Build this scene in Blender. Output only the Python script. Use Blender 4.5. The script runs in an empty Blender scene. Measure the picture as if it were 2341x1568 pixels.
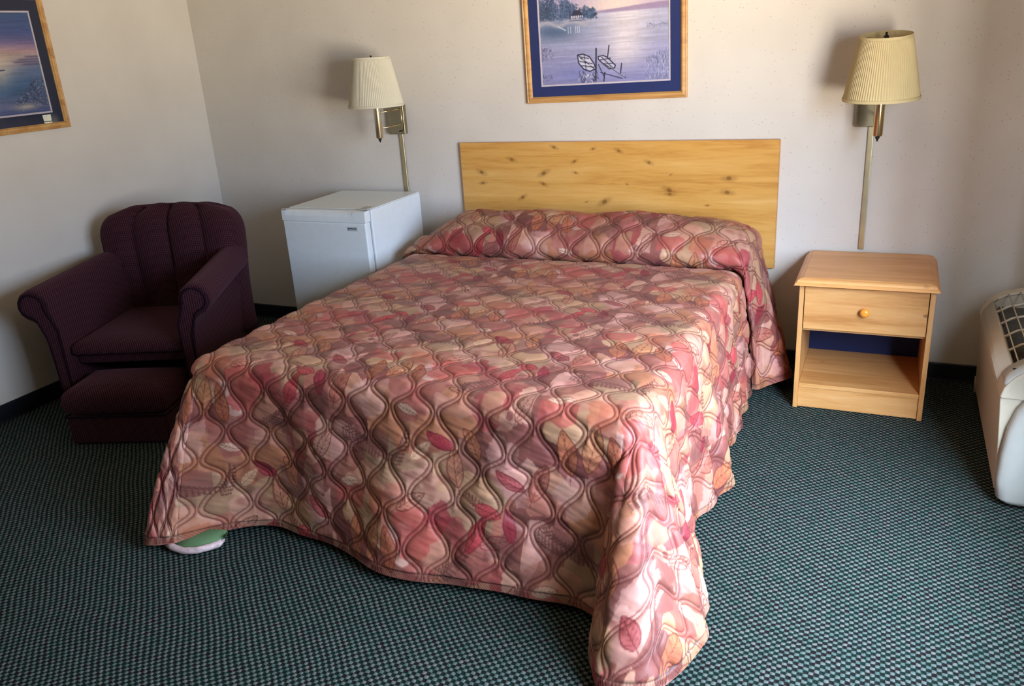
import bpy, bmesh, math, random
import numpy as np
from mathutils import Vector, Matrix

sc = bpy.context.scene
COL = sc.collection
rad = math.radians

# ------------------------------------------------------------------ camera
cam_d = bpy.data.cameras.new('camera'); cam = bpy.data.objects.new('camera', cam_d); COL.objects.link(cam)
CAMP = (1.5334, -3.9663, 1.5775); YAW, PITCH, ROLL, FPX = 0.4398, -0.3496, -0.0641, 1891.85
cyw, syw, cpt, spt = math.cos(YAW), math.sin(YAW), math.cos(PITCH), math.sin(PITCH)
fw = Vector((-syw*cpt, cyw*cpt, spt)); rt = Vector((cyw, syw, 0)); up = rt.cross(fw)
r2 = rt*math.cos(ROLL) + up*math.sin(ROLL); u2 = up*math.cos(ROLL) - rt*math.sin(ROLL)
M = Matrix((r2, u2, -fw)).transposed().to_4x4(); M.translation = Vector(CAMP)
cam.matrix_world = M
cam_d.sensor_fit = 'HORIZONTAL'; cam_d.sensor_width = 36.0; cam_d.lens = FPX/2341*36.0
cam_d.clip_start = 0.05
sc.camera = cam

# ------------------------------------------------------------------ world: bright sky above, sunlit paving below
SKY, GROUND = 6.5, 8.5
w = bpy.data.worlds.new('outdoors'); sc.world = w; w.use_nodes = True
nt = w.node_tree; nt.nodes.clear()
wo = nt.nodes.new('ShaderNodeOutputWorld'); bg = nt.nodes.new('ShaderNodeBackground')
tc = nt.nodes.new('ShaderNodeTexCoord'); sx = nt.nodes.new('ShaderNodeSeparateXYZ')
cr = nt.nodes.new('ShaderNodeValToRGB'); mr = nt.nodes.new('ShaderNodeMapRange')
mr.inputs['From Min'].default_value = -0.5; mr.inputs['From Max'].default_value = 0.6
nt.links.new(tc.outputs['Generated'], sx.inputs[0]); nt.links.new(sx.outputs['Z'], mr.inputs['Value'])
nt.links.new(mr.outputs[0], cr.inputs[0]); nt.links.new(cr.outputs[0], bg.inputs[0]); nt.links.new(bg.outputs[0], wo.inputs[0])
e = cr.color_ramp.elements
e[0].position = 0.0; e[0].color = (0.40, 0.31, 0.22, 1)
e[1].position = 1.0; e[1].color = (0.66, 0.80, 0.98, 1)
for p, c in ((0.22, (0.62, 0.54, 0.45, 1)), (0.38, (0.50, 0.45, 0.37, 1)), (0.450, (0.26, 0.27, 0.28, 1)), (0.56, (0.21, 0.27, 0.38, 1)), (0.66, (0.26, 0.33, 0.45, 1)), (.80, (.58, .69, .84, 1))):
    n = e.new(p); n.color = c
# the side of the sky towards the sun (far side of the room, -Y) is brighter
neg = nt.nodes.new('ShaderNodeMapRange'); neg.interpolation_type = 'SMOOTHSTEP'
neg.inputs['From Min'].default_value = -.20; neg.inputs['From Max'].default_value = -.92
neg.inputs['To Min'].default_value = 43.0; neg.inputs['To Max'].default_value = 104.0
nt.links.new(sx.outputs['Y'], neg.inputs['Value']); nt.links.new(neg.outputs[0], bg.inputs[1])

# window opening in the right wall
WY0, WY1, WZ0, WZ1, WX = -3.25, -1.34, 0.60, 1.90, 2.25
pl = bpy.data.lights.new('window_portal', 'AREA'); pl.shape = 'RECTANGLE'; pl.size = WY1-WY0; pl.size_y = WZ1-WZ0
pl.cycles.is_portal = True
po = bpy.data.objects.new('window_portal', pl); COL.objects.link(po)
po.location = (WX+0.13, (WY0+WY1)/2, (WZ0+WZ1)/2)
po.rotation_euler = (rad(90), 0, rad(90))      # faces -X

vs = sc.view_settings
vs.view_transform = 'Standard'; vs.look = 'None'; vs.gamma = 1.0; vs.use_curve_mapping = False
vs.exposure = 0.0
sc.cycles.max_bounces = 6; sc.cycles.diffuse_bounces = 4; sc.cycles.glossy_bounces = 3
sc.cycles.transmission_bounces = 3; sc.cycles.transparent_max_bounces = 6
sc.cycles.caustics_reflective = False; sc.cycles.caustics_refractive = False
sc.cycles.use_denoising = True

# ------------------------------------------------------------------ helpers
def srgb(r, g, b):
    f = lambda c: (c/255/12.92) if c/255 <= .04045 else ((c/255+.055)/1.055)**2.4
    return (f(r), f(g), f(b), 1)
def lin(a):
    a = np.asarray(a, float)
    return np.where(a <= .04045, a/12.92, ((np.maximum(a, 0)+.055)/1.055)**2.4)

class N:
    """tiny node-graph writer"""
    def __init__(s, name, rough=.6, spec=.4, metal=0, color=None):
        s.m = bpy.data.materials.new(name); s.m.use_nodes = True; s.t = s.m.node_tree
        s.b = s.t.nodes['Principled BSDF']
        s.b.inputs['Roughness'].default_value = rough
        s.b.inputs['Specular IOR Level'].default_value = spec
        s.b.inputs['Metallic'].default_value = metal
        if color: s.b.inputs['Base Color'].default_value = color
    def n(s, t, **k):
        x = s.t.nodes.new('ShaderNode'+t)
        for a, v in k.items(): setattr(x, a, v)
        return x
    def l(s, a, b): s.t.links.new(a, b)
    def coord(s, which='Object', scale=(1, 1, 1), loc=(0, 0, 0), rot=(0, 0, 0)):
        c = s.n('TexCoord'); mp = s.n('Mapping'); mp.inputs['Scale'].default_value = scale
        mp.inputs['Location'].default_value = loc; mp.inputs['Rotation'].default_value = rot
        s.l(c.outputs[which], mp.inputs[0]); return mp.outputs[0]
    def noise(s, v, scale, detail=3, rough=.5, dist=0):
        x = s.n('TexNoise'); x.inputs['Scale'].default_value = scale; x.inputs['Detail'].default_value = detail
        x.inputs['Roughness'].default_value = rough; x.inputs['Distortion'].default_value = dist
        s.l(v, x.inputs['Vector']); return x.outputs['Fac']
    def ramp(s, f, stops):
        x = s.n('ValToRGB'); s.l(f, x.inputs[0]); el = x.color_ramp.elements
        el[0].position, el[0].color = stops[0]; el[1].position, el[1].color = stops[-1]
        for p, c in stops[1:-1]: q = el.new(p); q.color = c
        return x.outputs[0]
    def math(s, op, a, b=None, clamp=False):
        x = s.n('Math', operation=op); x.use_clamp = clamp
        for i, v in enumerate((a, b)):
            if v is None: continue
            if isinstance(v, (int, float)): x.inputs[i].default_value = v
            else: s.l(v, x.inputs[i])
        return x.outputs[0]
    def mix(s, f, a, b, mode='MIX'):
        x = s.n('Mix', data_type='RGBA', blend_type=mode)
        for i, v in ((0, f), (6, a), (7, b)):
            if isinstance(v, (int, float)): x.inputs[i].default_value = v
            elif isinstance(v, tuple): x.inputs[i].default_value = v
            else: s.l(v, x.inputs[i])
        return x.outputs[2]
    def bump(s, h, strength=.3, dist=.002):
        x = s.n('Bump'); x.inputs['Strength'].default_value = strength; x.inputs['Distance'].default_value = dist
        s.l(h, x.inputs['Height']); s.l(x.outputs[0], s.b.inputs['Normal'])
    def base(s, c): s.l(c, s.b.inputs['Base Color'])

def mat_plain(name, c, rough=.5, spec=.4, metal=0, var=.06, scale=30, bump=.05):
    g = N(name, rough, spec, metal); v = g.coord()
    f = g.noise(v, scale, 4)
    d = tuple(x*(1-var) for x in c[:3])+(1,); u = tuple(min(1, x*(1+var)) for x in c[:3])+(1,)
    g.base(g.ramp(f, [(.3, d), (.7, u)]))
    if bump: g.bump(g.noise(v, scale*8, 2), bump, .001)
    return g.m

# wallpaper
def mat_wall():
    g = N('wallpaper', .75, .2); v = g.coord()
    f = g.noise(v, 3, 3)
    c = g.ramp(f, [(.3, srgb(214, 208, 199)), (.7, srgb(222, 217, 208))])
    vo = g.n('TexVoronoi'); vo.inputs['Scale'].default_value = 70; g.l(v, vo.inputs['Vector'])
    spot = g.math('LESS_THAN', vo.outputs['Distance'], .16)
    sep = g.n('SeparateColor'); g.l(vo.outputs['Color'], sep.inputs[0])
    keep = g.math('GREATER_THAN', sep.outputs[0], .72)
    tint = g.ramp(sep.outputs[1], [(.0, srgb(172, 140, 128)), (.5, srgb(150, 158, 150)), (1, srgb(182, 160, 140))])
    c = g.mix(g.math('MULTIPLY', g.math('MULTIPLY', spot, keep), .6), c, tint)
    g.base(c); g.bump(g.noise(v, 500, 2), .15, .0008)
    return g.m

def mat_carpet():
    g = N('patterned_carpet', .95, .1); c = g.n('TexCoord')
    # slight waviness of the rows
    nz = g.n('TexNoise'); nz.inputs['Scale'].default_value = 3.0; nz.inputs['Detail'].default_value = 1; g.l(c.outputs['Object'], nz.inputs['Vector'])
    off = g.n('VectorMath', operation='SCALE'); off.inputs['Scale'].default_value = .03; g.l(nz.outputs['Color'], off.inputs[0])
    n2 = g.n('TexNoise'); n2.inputs['Scale'].default_value = 120.0; n2.inputs['Detail'].default_value = 1; g.l(c.outputs['Object'], n2.inputs['Vector'])
    of2 = g.n('VectorMath', operation='SCALE'); of2.inputs['Scale'].default_value = .005; g.l(n2.outputs['Color'], of2.inputs[0])
    ad = g.n('VectorMath', operation='ADD'); g.l(c.outputs['Object'], ad.inputs[0]); g.l(off.outputs[0], ad.inputs[1])
    ad2 = g.n('VectorMath', operation='ADD'); g.l(ad.outputs[0], ad2.inputs[0]); g.l(of2.outputs[0], ad2.inputs[1])
    sp = g.n('SeparateXYZ'); g.l(ad2.outputs[0], sp.inputs[0])
    cx = g.math('COSINE', g.math('MULTIPLY', sp.outputs[0], 2*math.pi/.0245))
    cy = g.math('COSINE', g.math('MULTIPLY', sp.outputs[1], 2*math.pi/.0235))
    chk = g.math('ADD', g.math('MULTIPLY', g.math('MULTIPLY', cx, cy), .5), .5)      # staggered tufts
    vo = g.n('TexVoronoi'); vo.inputs['Scale'].default_value = 75; g.l(c.outputs['Object'], vo.inputs['Vector'])
    sep = g.n('SeparateColor'); g.l(vo.outputs['Color'], sep.inputs[0])
    light = g.ramp(sep.outputs[0], [(0, srgb(68, 88, 85)), (.5, srgb(84, 98, 95)), (1, srgb(98, 102, 101))])
    dark = g.ramp(sep.outputs[1], [(0, srgb(10, 28, 25)), (.5, srgb(13, 31, 27)), (.75, srgb(22, 19, 23)), (1, srgb(22, 16, 19))])
    fine = g.noise(c.outputs['Object'], 420, 3, .7)
    m = g.math('ADD', chk, g.math('MULTIPLY', g.math('SUBTRACT', fine, .5), .35))
    f = g.n('MapRange', interpolation_type='SMOOTHSTEP'); g.l(m, f.inputs['Value'])
    f.inputs['From Min'].default_value = .42; f.inputs['From Max'].default_value = .72
    col = g.mix(f.outputs[0], dark, light)
    g.base(col); g.bump(m, .9, .004)
    return g.m

def mat_wood(name, c_light, c_mid, c_dark, axis='X', rough=.35, knots=1.0, attr=False, kscale=5.5):
    g = N(name, rough, .45)
    sc3 = {'X': (1.2, 14, 14), 'Y': (14, 1.2, 14), 'Z': (14, 14, 1.2)}[axis]
    v = g.coord('Object', sc3)
    f1 = g.noise(v, 1.3, 4, .55, .7); f2 = g.noise(v, 9, 3, .6, .2)
    f = g.math('ADD', g.math('MULTIPLY', f1, .75), g.math('MULTIPLY', f2, .25))
    col = g.ramp(f, [(.33, c_dark), (.47, c_mid), (.66, c_light)])
    if attr:
        a = g.n('Attribute', attribute_name='knot'); col = g.mix(a.outputs['Fac'], col, srgb(112, 66, 22))
    elif knots:
        ks = {'X': (1, 1.6, 1.6), 'Y': (1.6, 1, 1.6), 'Z': (1.6, 1.6, 1)}[axis]
        vo = g.n('TexVoronoi'); vo.inputs['Scale'].default_value = kscale
        g.l(g.coord('Object', ks, (.31, .17, .23)), vo.inputs['Vector'])
        mp = g.n('MapRange', interpolation_type='SMOOTHSTEP'); g.l(vo.outputs['Distance'], mp.inputs['Value'])
        mp.inputs['From Min'].default_value = .10; mp.inputs['From Max'].default_value = .03
        sep = g.n('SeparateColor'); g.l(vo.outputs['Color'], sep.inputs[0])
        kp = g.math('GREATER_THAN', sep.outputs[0], .35)
        col = g.mix(g.math('MULTIPLY', g.math('MULTIPLY', mp.outputs[0], kp), .75*knots), col, srgb(120, 72, 30))
    g.base(col); g.bump(f2, .05, .001)
    return g.m

def mat_upholstery():
    g = N('burgundy_weave', .9, .15)
    c = g.n('TexCoord'); sp = g.n('SeparateXYZ'); g.l(c.outputs['Object'], sp.inputs[0])
    sxn = g.math('SINE', g.math('MULTIPLY', g.math('ADD', sp.outputs[0], g.math('MULTIPLY', sp.outputs[1], .7)), 2*math.pi/.0105))
    szn = g.math('SINE', g.math('MULTIPLY', g.math('ADD', g.math('ADD', sp.outputs[2], g.math('MULTIPLY', sp.outputs[1], .7)), g.math('MULTIPLY', sp.outputs[0], -.15)), 2*math.pi/.0095))
    m = g.math('ADD', g.math('MULTIPLY', sxn, .3), g.math('MULTIPLY', szn, .2))
    m = g.math('ADD', m, .5)
    col = g.ramp(m, [(.1, (.009, .003, .009, 1)), (.5, (.034, .008, .012, 1)), (.9, (.092, .028, .040, 1))])
    g.base(col); g.bump(m, .3, .002)
    g.b.inputs['Sheen Weight'].default_value = .12; g.b.inputs['Sheen Roughness'].default_value = .5
    g.b.inputs['Sheen Tint'].default_value = (.6, .32, .42, 1)
    return g.m

def mat_attr(name, rough=.5, spec=.4, bump=0, sheen=0, fine=300):
    g = N(name, rough, spec); a = g.n('Attribute', attribute_name='Col')
    v = g.coord(); f = g.noise(v, 60, 3, .6)
    c = g.mix(.5, a.outputs['Color'], g.mix(1.0, a.outputs['Color'], g.ramp(f, [(.25, (.75, .75, .75, 1)), (.75, (1, 1, 1, 1))]), 'MULTIPLY'))
    g.base(c)
    if bump: g.bump(g.noise(v, fine, 2), bump, .001)
    if sheen: g.b.inputs['Sheen Weight'].default_value = sheen
    return g.m

def mat_brass(name, c, rough=.22):
    g = N(name, rough, .5, 1.0); v = g.coord()
    g.base(g.ramp(g.noise(v, 12, 3), [(.3, tuple(x*.85 for x in c[:3])+(1,)), (.7, c)]))
    return g.m

def mat_glass():
    m = bpy.data.materials.new('picture_glass'); m.use_nodes = True; t = m.node_tree; t.nodes.clear()
    o = t.nodes.new('ShaderNodeOutputMaterial'); a = t.nodes.new('ShaderNodeBsdfTransparent'); b = t.nodes.new('ShaderNodeBsdfGlossy')
    b.inputs['Roughness'].default_value = .08; fr = t.nodes.new('ShaderNodeFresnel'); fr.inputs[0].default_value = 1.45
    mx = t.nodes.new('ShaderNodeMixShader'); t.links.new(fr.outputs[0], mx.inputs[0]); t.links.new(a.outputs[0], mx.inputs[1])
    t.links.new(b.outputs[0], mx.inputs[2]); t.links.new(mx.outputs[0], o.inputs[0]); return m

def mat_pane():
    m = bpy.data.materials.new('window_glass'); m.use_nodes = True; t = m.node_tree; t.nodes.clear()
    o = t.nodes.new('ShaderNodeOutputMaterial'); a = t.nodes.new('ShaderNodeBsdfTransparent'); b = t.nodes.new('ShaderNodeBsdfGlossy')
    b.inputs['Roughness'].default_value = .03; mx = t.nodes.new('ShaderNodeMixShader'); mx.inputs[0].default_value = .03
    t.links.new(a.outputs[0], mx.inputs[1]); t.links.new(b.outputs[0], mx.inputs[2]); t.links.new(mx.outputs[0], o.inputs[0]); return m

def mat_shade(name, c):
    g = N(name, .8, .2, 0); v = g.coord()
    g.base(g.ramp(g.noise(v, 25, 3), [(.3, tuple(x*.95 for x in c[:3])+(1,)), (.7, c)]))
    tr = g.n('BsdfTranslucent'); tr.inputs[0].default_value = c
    mx = g.n('MixShader'); mx.inputs[0].default_value = .25
    out = g.t.nodes['Material Output']
    g.l(g.b.outputs[0], mx.inputs[1]); g.l(tr.outputs[0], mx.inputs[2]); g.l(mx.outputs[0], out.inputs[0])
    g.bump(g.noise(v, 700, 1), .1, .0005)
    return g.m

MT = dict(
    wall=mat_wall(), carpet=mat_carpet(),
    ceiling=mat_plain('ceiling_paint', srgb(178, 172, 160), .9, .2),
    baseboard=mat_plain('dark_vinyl', srgb(22, 24, 34), .45, .4),
    pine_board=mat_wood('pine_headboard', srgb(228, 180, 104), srgb(216, 162, 82), srgb(196, 138, 64), 'X', attr=True),
    pine=mat_wood('pine_panel', srgb(212, 164, 108), srgb(200, 147, 88), srgb(178, 122, 67), 'X'),
    pine_z=mat_wood('pine_side', srgb(212, 164, 108), srgb(200, 147, 88), srgb(178, 122, 67), 'Z', knots=0),
    pine_top=mat_wood('pine_top', srgb(226, 172, 112), srgb(214, 154, 92), srgb(198, 136, 78), 'X', knots=.5),
    knob=mat_plain('orange_knob_wood', srgb(226, 146, 52), .22, .5),
    backing=mat_plain('navy_backing', srgb(16, 26, 66), .6, .3),
    frame=mat_wood('oak_frame', srgb(214, 172, 112), srgb(198, 150, 90), srgb(168, 118, 66), 'X', knots=0, rough=.4),
    mat_navy=mat_plain('navy_matboard', srgb(42, 54, 106), .85, .2),
    mat_dark=mat_plain('dark_navy_matboard', srgb(34, 42, 68), .85, .2),
    mat_white=mat_plain('pale_bevel_mat', srgb(206, 198, 208), .8, .2),
    art=mat_attr('printed_picture', .5, .3),
    glass=mat_glass(), upholstery=mat_upholstery(),
    piping=mat_plain('dark_piping', (.012, .004, .010, 1), .9, .1),
    enamel=mat_plain('white_enamel', srgb(226, 236, 240), .32, .5, var=.02),
    gasket=mat_plain('grey_gasket', srgb(120, 128, 136), .7, .3),
    label=mat_plain('silver_badge', srgb(176, 186, 192), .3, .5), ink=mat_plain('black_ink', srgb(24, 26, 30), .6, .3),
    brass=mat_brass('antique_brass', (.62, .50, .27, 1)), brass_dull=mat_brass('brushed_brass', (.42, .38, .26, 1), .3),
    brass_light=mat_brass('pale_brass', (.74, .66, .42, 1), .3), dark_metal=mat_plain('dark_metal', srgb(40, 36, 32), .4, .5, .6),
    shade_white=mat_shade('ivory_pleated_cloth', srgb(232, 228, 208)), shade_cream=mat_shade('cream_pleated_cloth', srgb(224, 208, 160)),
    plastic=mat_plain('aged_white_plastic', srgb(192, 184, 164), .4, .4, var=.03),
    plastic_white=mat_plain('white_plastic', srgb(176, 178, 172), .4, .4, var=.02),
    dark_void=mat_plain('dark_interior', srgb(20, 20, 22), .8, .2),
    quilt=mat_attr('quilted_satin', .52, .38, .15, .03), lining=mat_plain('green_lining', srgb(96, 128, 92), .8, .2),
    mattress=mat_plain('mattress_ticking', srgb(190, 188, 184), .85, .2), black=mat_plain('black_cover', srgb(12, 13, 16), .8, .2),
    window=mat_plain('window_aluminium', srgb(190, 190, 186), .4, .5),
)

def obj(name, bm, mat, parent=None, smooth=False, bevel=0, mod=None):
    me = bpy.data.meshes.new(name); bmesh.ops.recalc_face_normals(bm, faces=bm.faces); bm.to_mesh(me); bm.free()
    me.materials.append(mat); o = bpy.data.objects.new(name, me); COL.objects.link(o)
    if smooth:
        for p in me.polygons: p.use_smooth = True
    if bevel:
        b = o.modifiers.new('bevel', 'BEVEL'); b.width = bevel; b.segments = 3; b.limit_method = 'ANGLE'; b.angle_limit = rad(35)
        for p in me.polygons: p.use_smooth = True
        wn = o.modifiers.new('wn', 'WEIGHTED_NORMAL'); wn.keep_sharp = True
    if parent: o.parent = parent
    return o
def box(bm, x0, x1, y0, y1, z0, z1):
    v = [bm.verts.new((x, y, z)) for z in (z0, z1) for y in (y0, y1) for x in (x0, x1)]
    for q in ((0, 2, 3, 1), (4, 5, 7, 6), (0, 1, 5, 4), (2, 6, 7, 3), (0, 4, 6, 2), (1, 3, 7, 5)): bm.faces.new([v[i] for i in q])
    return v
def boxo(name, x0, x1, y0, y1, z0, z1, mat, parent=None, bevel=0):
    bm = bmesh.new(); box(bm, x0, x1, y0, y1, z0, z1); return obj(name, bm, mat, parent, bevel=bevel)
def tube(bm, pts, r, seg=12, cap=True, closed=False):
    pts = [Vector(p) for p in pts]; n = len(pts); rings = []; prev = None
    rr = r if hasattr(r, '__len__') else [r]*n
    for i, p in enumerate(pts):
        a = pts[(i-1) % n] if (i or closed) else p; b = pts[(i+1) % n] if (i < n-1 or closed) else p
        d = (b-a).normalized()
        if prev is None:
            u = d.cross(Vector((0, 0, 1)));
            if u.length < .05: u = d.cross(Vector((1, 0, 0)))
        else: u = prev - d*prev.dot(d)
        u.normalize(); prev = u; v = d.cross(u)
        rings.append([bm.verts.new(p + (u*math.cos(2*math.pi*k/seg)+v*math.sin(2*math.pi*k/seg))*rr[i]) for k in range(seg)])
    m = n if closed else n-1
    for i in range(m):
        A, B = rings[i], rings[(i+1) % n]
        for k in range(seg): bm.faces.new((A[k], A[(k+1) % seg], B[(k+1) % seg], B[k]))
    if cap and not closed: bm.faces.new(rings[0][::-1]); bm.faces.new(rings[-1])
def prism(bm, prof, fn, cuts):
    """loft closed profile [(a,b)] through fn(a,b,c) for c in cuts"""
    rings = [[bm.verts.new(fn(a, b, c)) for a, b in prof] for c in cuts]
    n = len(prof)
    for A, B in zip(rings, rings[1:]):
        for k in range(n): bm.faces.new((A[k], A[(k+1) % n], B[(k+1) % n], B[k]))
    bm.faces.new(rings[0][::-1]); bm.faces.new(rings[-1])
def thing(name, label, cat, loc=(0, 0, 0), rz=0, group=None):
    o = bpy.data.objects.new(name, None); COL.objects.link(o); o.location = loc; o.rotation_euler = (0, 0, rz)
    o['label'] = label; o['category'] = cat; o.empty_display_size = .1
    if group: o['group'] = group
    return o
def struct(o): o['kind'] = 'structure'; return o
def grid(name, P, mat, cols=None, parent=None, attr=None, close_u=False):
    h, wd = P.shape[:2]; me = bpy.data.meshes.new(name); nv = h*wd
    idx = np.arange(nv).reshape(h, wd)
    q = np.stack([idx[:-1, :-1], idx[:-1, 1:], idx[1:, 1:], idx[1:, :-1]], -1).reshape(-1, 4)
    me.vertices.add(nv); me.vertices.foreach_set('co', P.reshape(-1).astype(np.float32))
    nf = len(q); me.loops.add(nf*4); me.loops.foreach_set('vertex_index', q.reshape(-1).astype(np.int32))
    me.polygons.add(nf); me.polygons.foreach_set('loop_start', np.arange(0, nf*4, 4, dtype=np.int32))
    me.polygons.foreach_set('use_smooth', np.ones(nf, bool)); me.update(calc_edges=True); me.validate()
    if cols is not None:
        a = me.color_attributes.new('Col', 'FLOAT_COLOR', 'POINT')
        c = np.ones((nv, 4), np.float32); c[:, :3] = cols.reshape(-1, 3); a.data.foreach_set('color', c.reshape(-1))
    if attr is not None:
        a = me.attributes.new(attr[0], 'FLOAT', 'POINT'); a.data.foreach_set('value', attr[1].reshape(-1).astype(np.float32))
    me.materials.append(mat); o = bpy.data.objects.new(name, me); COL.objects.link(o)
    if parent: o.parent = parent
    return o

# value noise (periodic lattice) -------------------------------------------------
RNG = np.random.RandomState(7)
LAT = RNG.rand(256, 256)
def vnoise(x, y, seed=0):
    xi = np.floor(x).astype(int); yi = np.floor(y).astype(int); fx = x-xi; fy = y-yi
    fx = fx*fx*(3-2*fx); fy = fy*fy*(3-2*fy); s = seed*37
    g = lambda a, b: LAT[(a+s) % 256, (b+s*3) % 256]
    return (g(xi, yi)*(1-fx)+g(xi+1, yi)*fx)*(1-fy)+(g(xi, yi+1)*(1-fx)+g(xi+1, yi+1)*fx)*fy
def fbm(x, y, seed=0, o=4):
    r = 0; a = .5
    for k in range(o): r = r+a*vnoise(x*2**k, y*2**k, seed+k); a *= .5
    return r/(1-.5**o)
def sstep(x, a, b):
    t = np.clip((x-a)/(b-a), 0, 1); return t*t*(3-2*t)

# raster painter (used only to compute colours that are then stored on mesh vertices)
class Canvas:
    def __init__(s, wm, hm, res, wrap=False):
        s.res = res; s.W = int(round(wm/res)); s.H = int(round(hm/res)); s.wm, s.hm, s.wrap = s.W*res, s.H*res, wrap
        s.X, s.Y = np.meshgrid((np.arange(s.W)+.5)*res, (np.arange(s.H)+.5)*res)
        s.C = np.zeros((s.H, s.W, 3))
    def local(s, cx, cy):
        dx = s.X-cx; dy = s.Y-cy
        if s.wrap: dx = (dx+s.wm/2) % s.wm-s.wm/2; dy = (dy+s.hm/2) % s.hm-s.hm/2
        return dx, dy
    def paint(s, mask, col):
        m = np.clip(mask, 0, 1)[..., None]; s.C = s.C*(1-m)+np.asarray(col, float)*m
    def window(s, x0, x1, y0, y1):
        i0 = int(math.floor(x0/s.res)); i1 = int(math.ceil(x1/s.res))+1; j0 = int(math.floor(y0/s.res)); j1 = int(math.ceil(y1/s.res))+1
        if not s.wrap: i0, i1, j0, j1 = max(i0, 0), min(i1, s.W), max(j0, 0), min(j1, s.H)
        return np.arange(i0, max(i1, i0)), np.arange(j0, max(j1, j0))
    def line(s, pts, wdt, col, a=1.0):
        for (x0, y0), (x1, y1) in zip(pts, pts[1:]):
            pad = wdt+s.res*1.5
            I, J = s.window(min(x0, x1)-pad, max(x0, x1)+pad, min(y0, y1)-pad, max(y0, y1)+pad)
            if not len(I) or not len(J): continue
            X, Y = np.meshgrid((I+.5)*s.res, (J+.5)*s.res)
            dx, dy = x1-x0, y1-y0; L = dx*dx+dy*dy+1e-12
            t = np.clip(((X-x0)*dx+(Y-y0)*dy)/L, 0, 1); d = np.hypot(X-x0-t*dx, Y-y0-t*dy)
            m = (np.clip((wdt/2-d)/s.res+.5, 0, 1)*a)[..., None]
            ix = np.ix_(J % s.H, I % s.W); s.C[ix] = s.C[ix]*(1-m)+np.asarray(col, float)*m
    def sample(s, x, y):
        fx = x/s.res-.5; fy = y/s.res-.5; i = np.floor(fx).astype(int); j = np.floor(fy).astype(int); a = (fx-i)[..., None]; b = (fy-j)[..., None]
        g = lambda jj, ii: s.C[jj % s.H, ii % s.W] if s.wrap else s.C[np.clip(jj, 0, s.H-1), np.clip(ii, 0, s.W-1)]
        return (g(j, i)*(1-a)+g(j, i+1)*a)*(1-b)+(g(j+1, i)*(1-a)+g(j+1, i+1)*a)*b
C8 = lambda *c: np.array(c)/255.

# ------------------------------------------------------------------ setting
LX, RX, FY, CZ = -2.267, WX, -7.2, 2.42
def build_room():
    bm = bmesh.new(); box(bm, LX-.1, RX+.1, FY-.1, .1, -.08, 0); struct(obj('floor', bm, MT['carpet']))
    bm = bmesh.new(); box(bm, LX-.1, RX+.1, FY-.1, .1, CZ, CZ+.08); struct(obj('ceiling', bm, MT['ceiling']))
    bm = bmesh.new(); box(bm, LX-.1, RX+.1, 0, .1, 0, CZ); struct(obj('wall_back', bm, MT['wall']))
    bm = bmesh.new(); box(bm, LX-.1, LX, FY, 0, 0, CZ); struct(obj('wall_left', bm, MT['wall']))
    bm = bmesh.new(); box(bm, LX-.1, RX+.1, FY-.1, FY, 0, CZ); struct(obj('wall_front', bm, MT['wall']))
    bm = bmesh.new()
    box(bm, RX, RX+.12, FY, WY0, 0, CZ); box(bm, RX, RX+.12, WY1, 0, 0, CZ)
    box(bm, RX, RX+.12, WY0, WY1, 0, WZ0); box(bm, RX, RX+.12, WY0, WY1, WZ1, CZ)
    struct(obj('wall_right', bm, MT['wall']))
    wf = bmesh.new()
    for a, b, c, d in ((WY0, WY0+.04, WZ0, WZ1), (WY1-.04, WY1, WZ0, WZ1), (WY0+.04, WY1-.04, WZ0, WZ0+.04), (WY0+.04, WY1-.04, WZ1-.04, WZ1)):
        box(wf, RX+.05, RX+.10, a, b, c, d)
    ym = (WY0+WY1)/2; box(wf, RX+.055, RX+.095, ym-.02, ym+.02, WZ0+.04, WZ1-.04)
    wo_ = struct(obj('window_1', wf, MT['window']))
    boxo('pane', RX+.072, RX+.078, WY0+.04, WY1-.04, WZ0+.04, WZ1-.04, mat_pane(), wo_)
    # baseboards (continuous dark vinyl cove)
    def bb(name, prof_fn, cuts):
        bm = bmesh.new(); prism(bm, [(0, 0), (.012, 0), (.009, .012), (.006, .08), (.003, .085), (0, .085)], prof_fn, cuts); struct(obj(name, bm, MT['baseboard']))
    bb('baseboard_back', lambda a, b, c: (c, -a, b), (LX, RX))
    bb('baseboard_left', lambda a, b, c: (LX+a, c, b), (FY, -.012))
    bb('baseboard_right', lambda a, b, c: (RX-a, c, b), (FY, -.012))
    bb('baseboard_front', lambda a, b, c: (c, FY+a, b), (LX+.012, RX-.012))
build_room()

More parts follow.
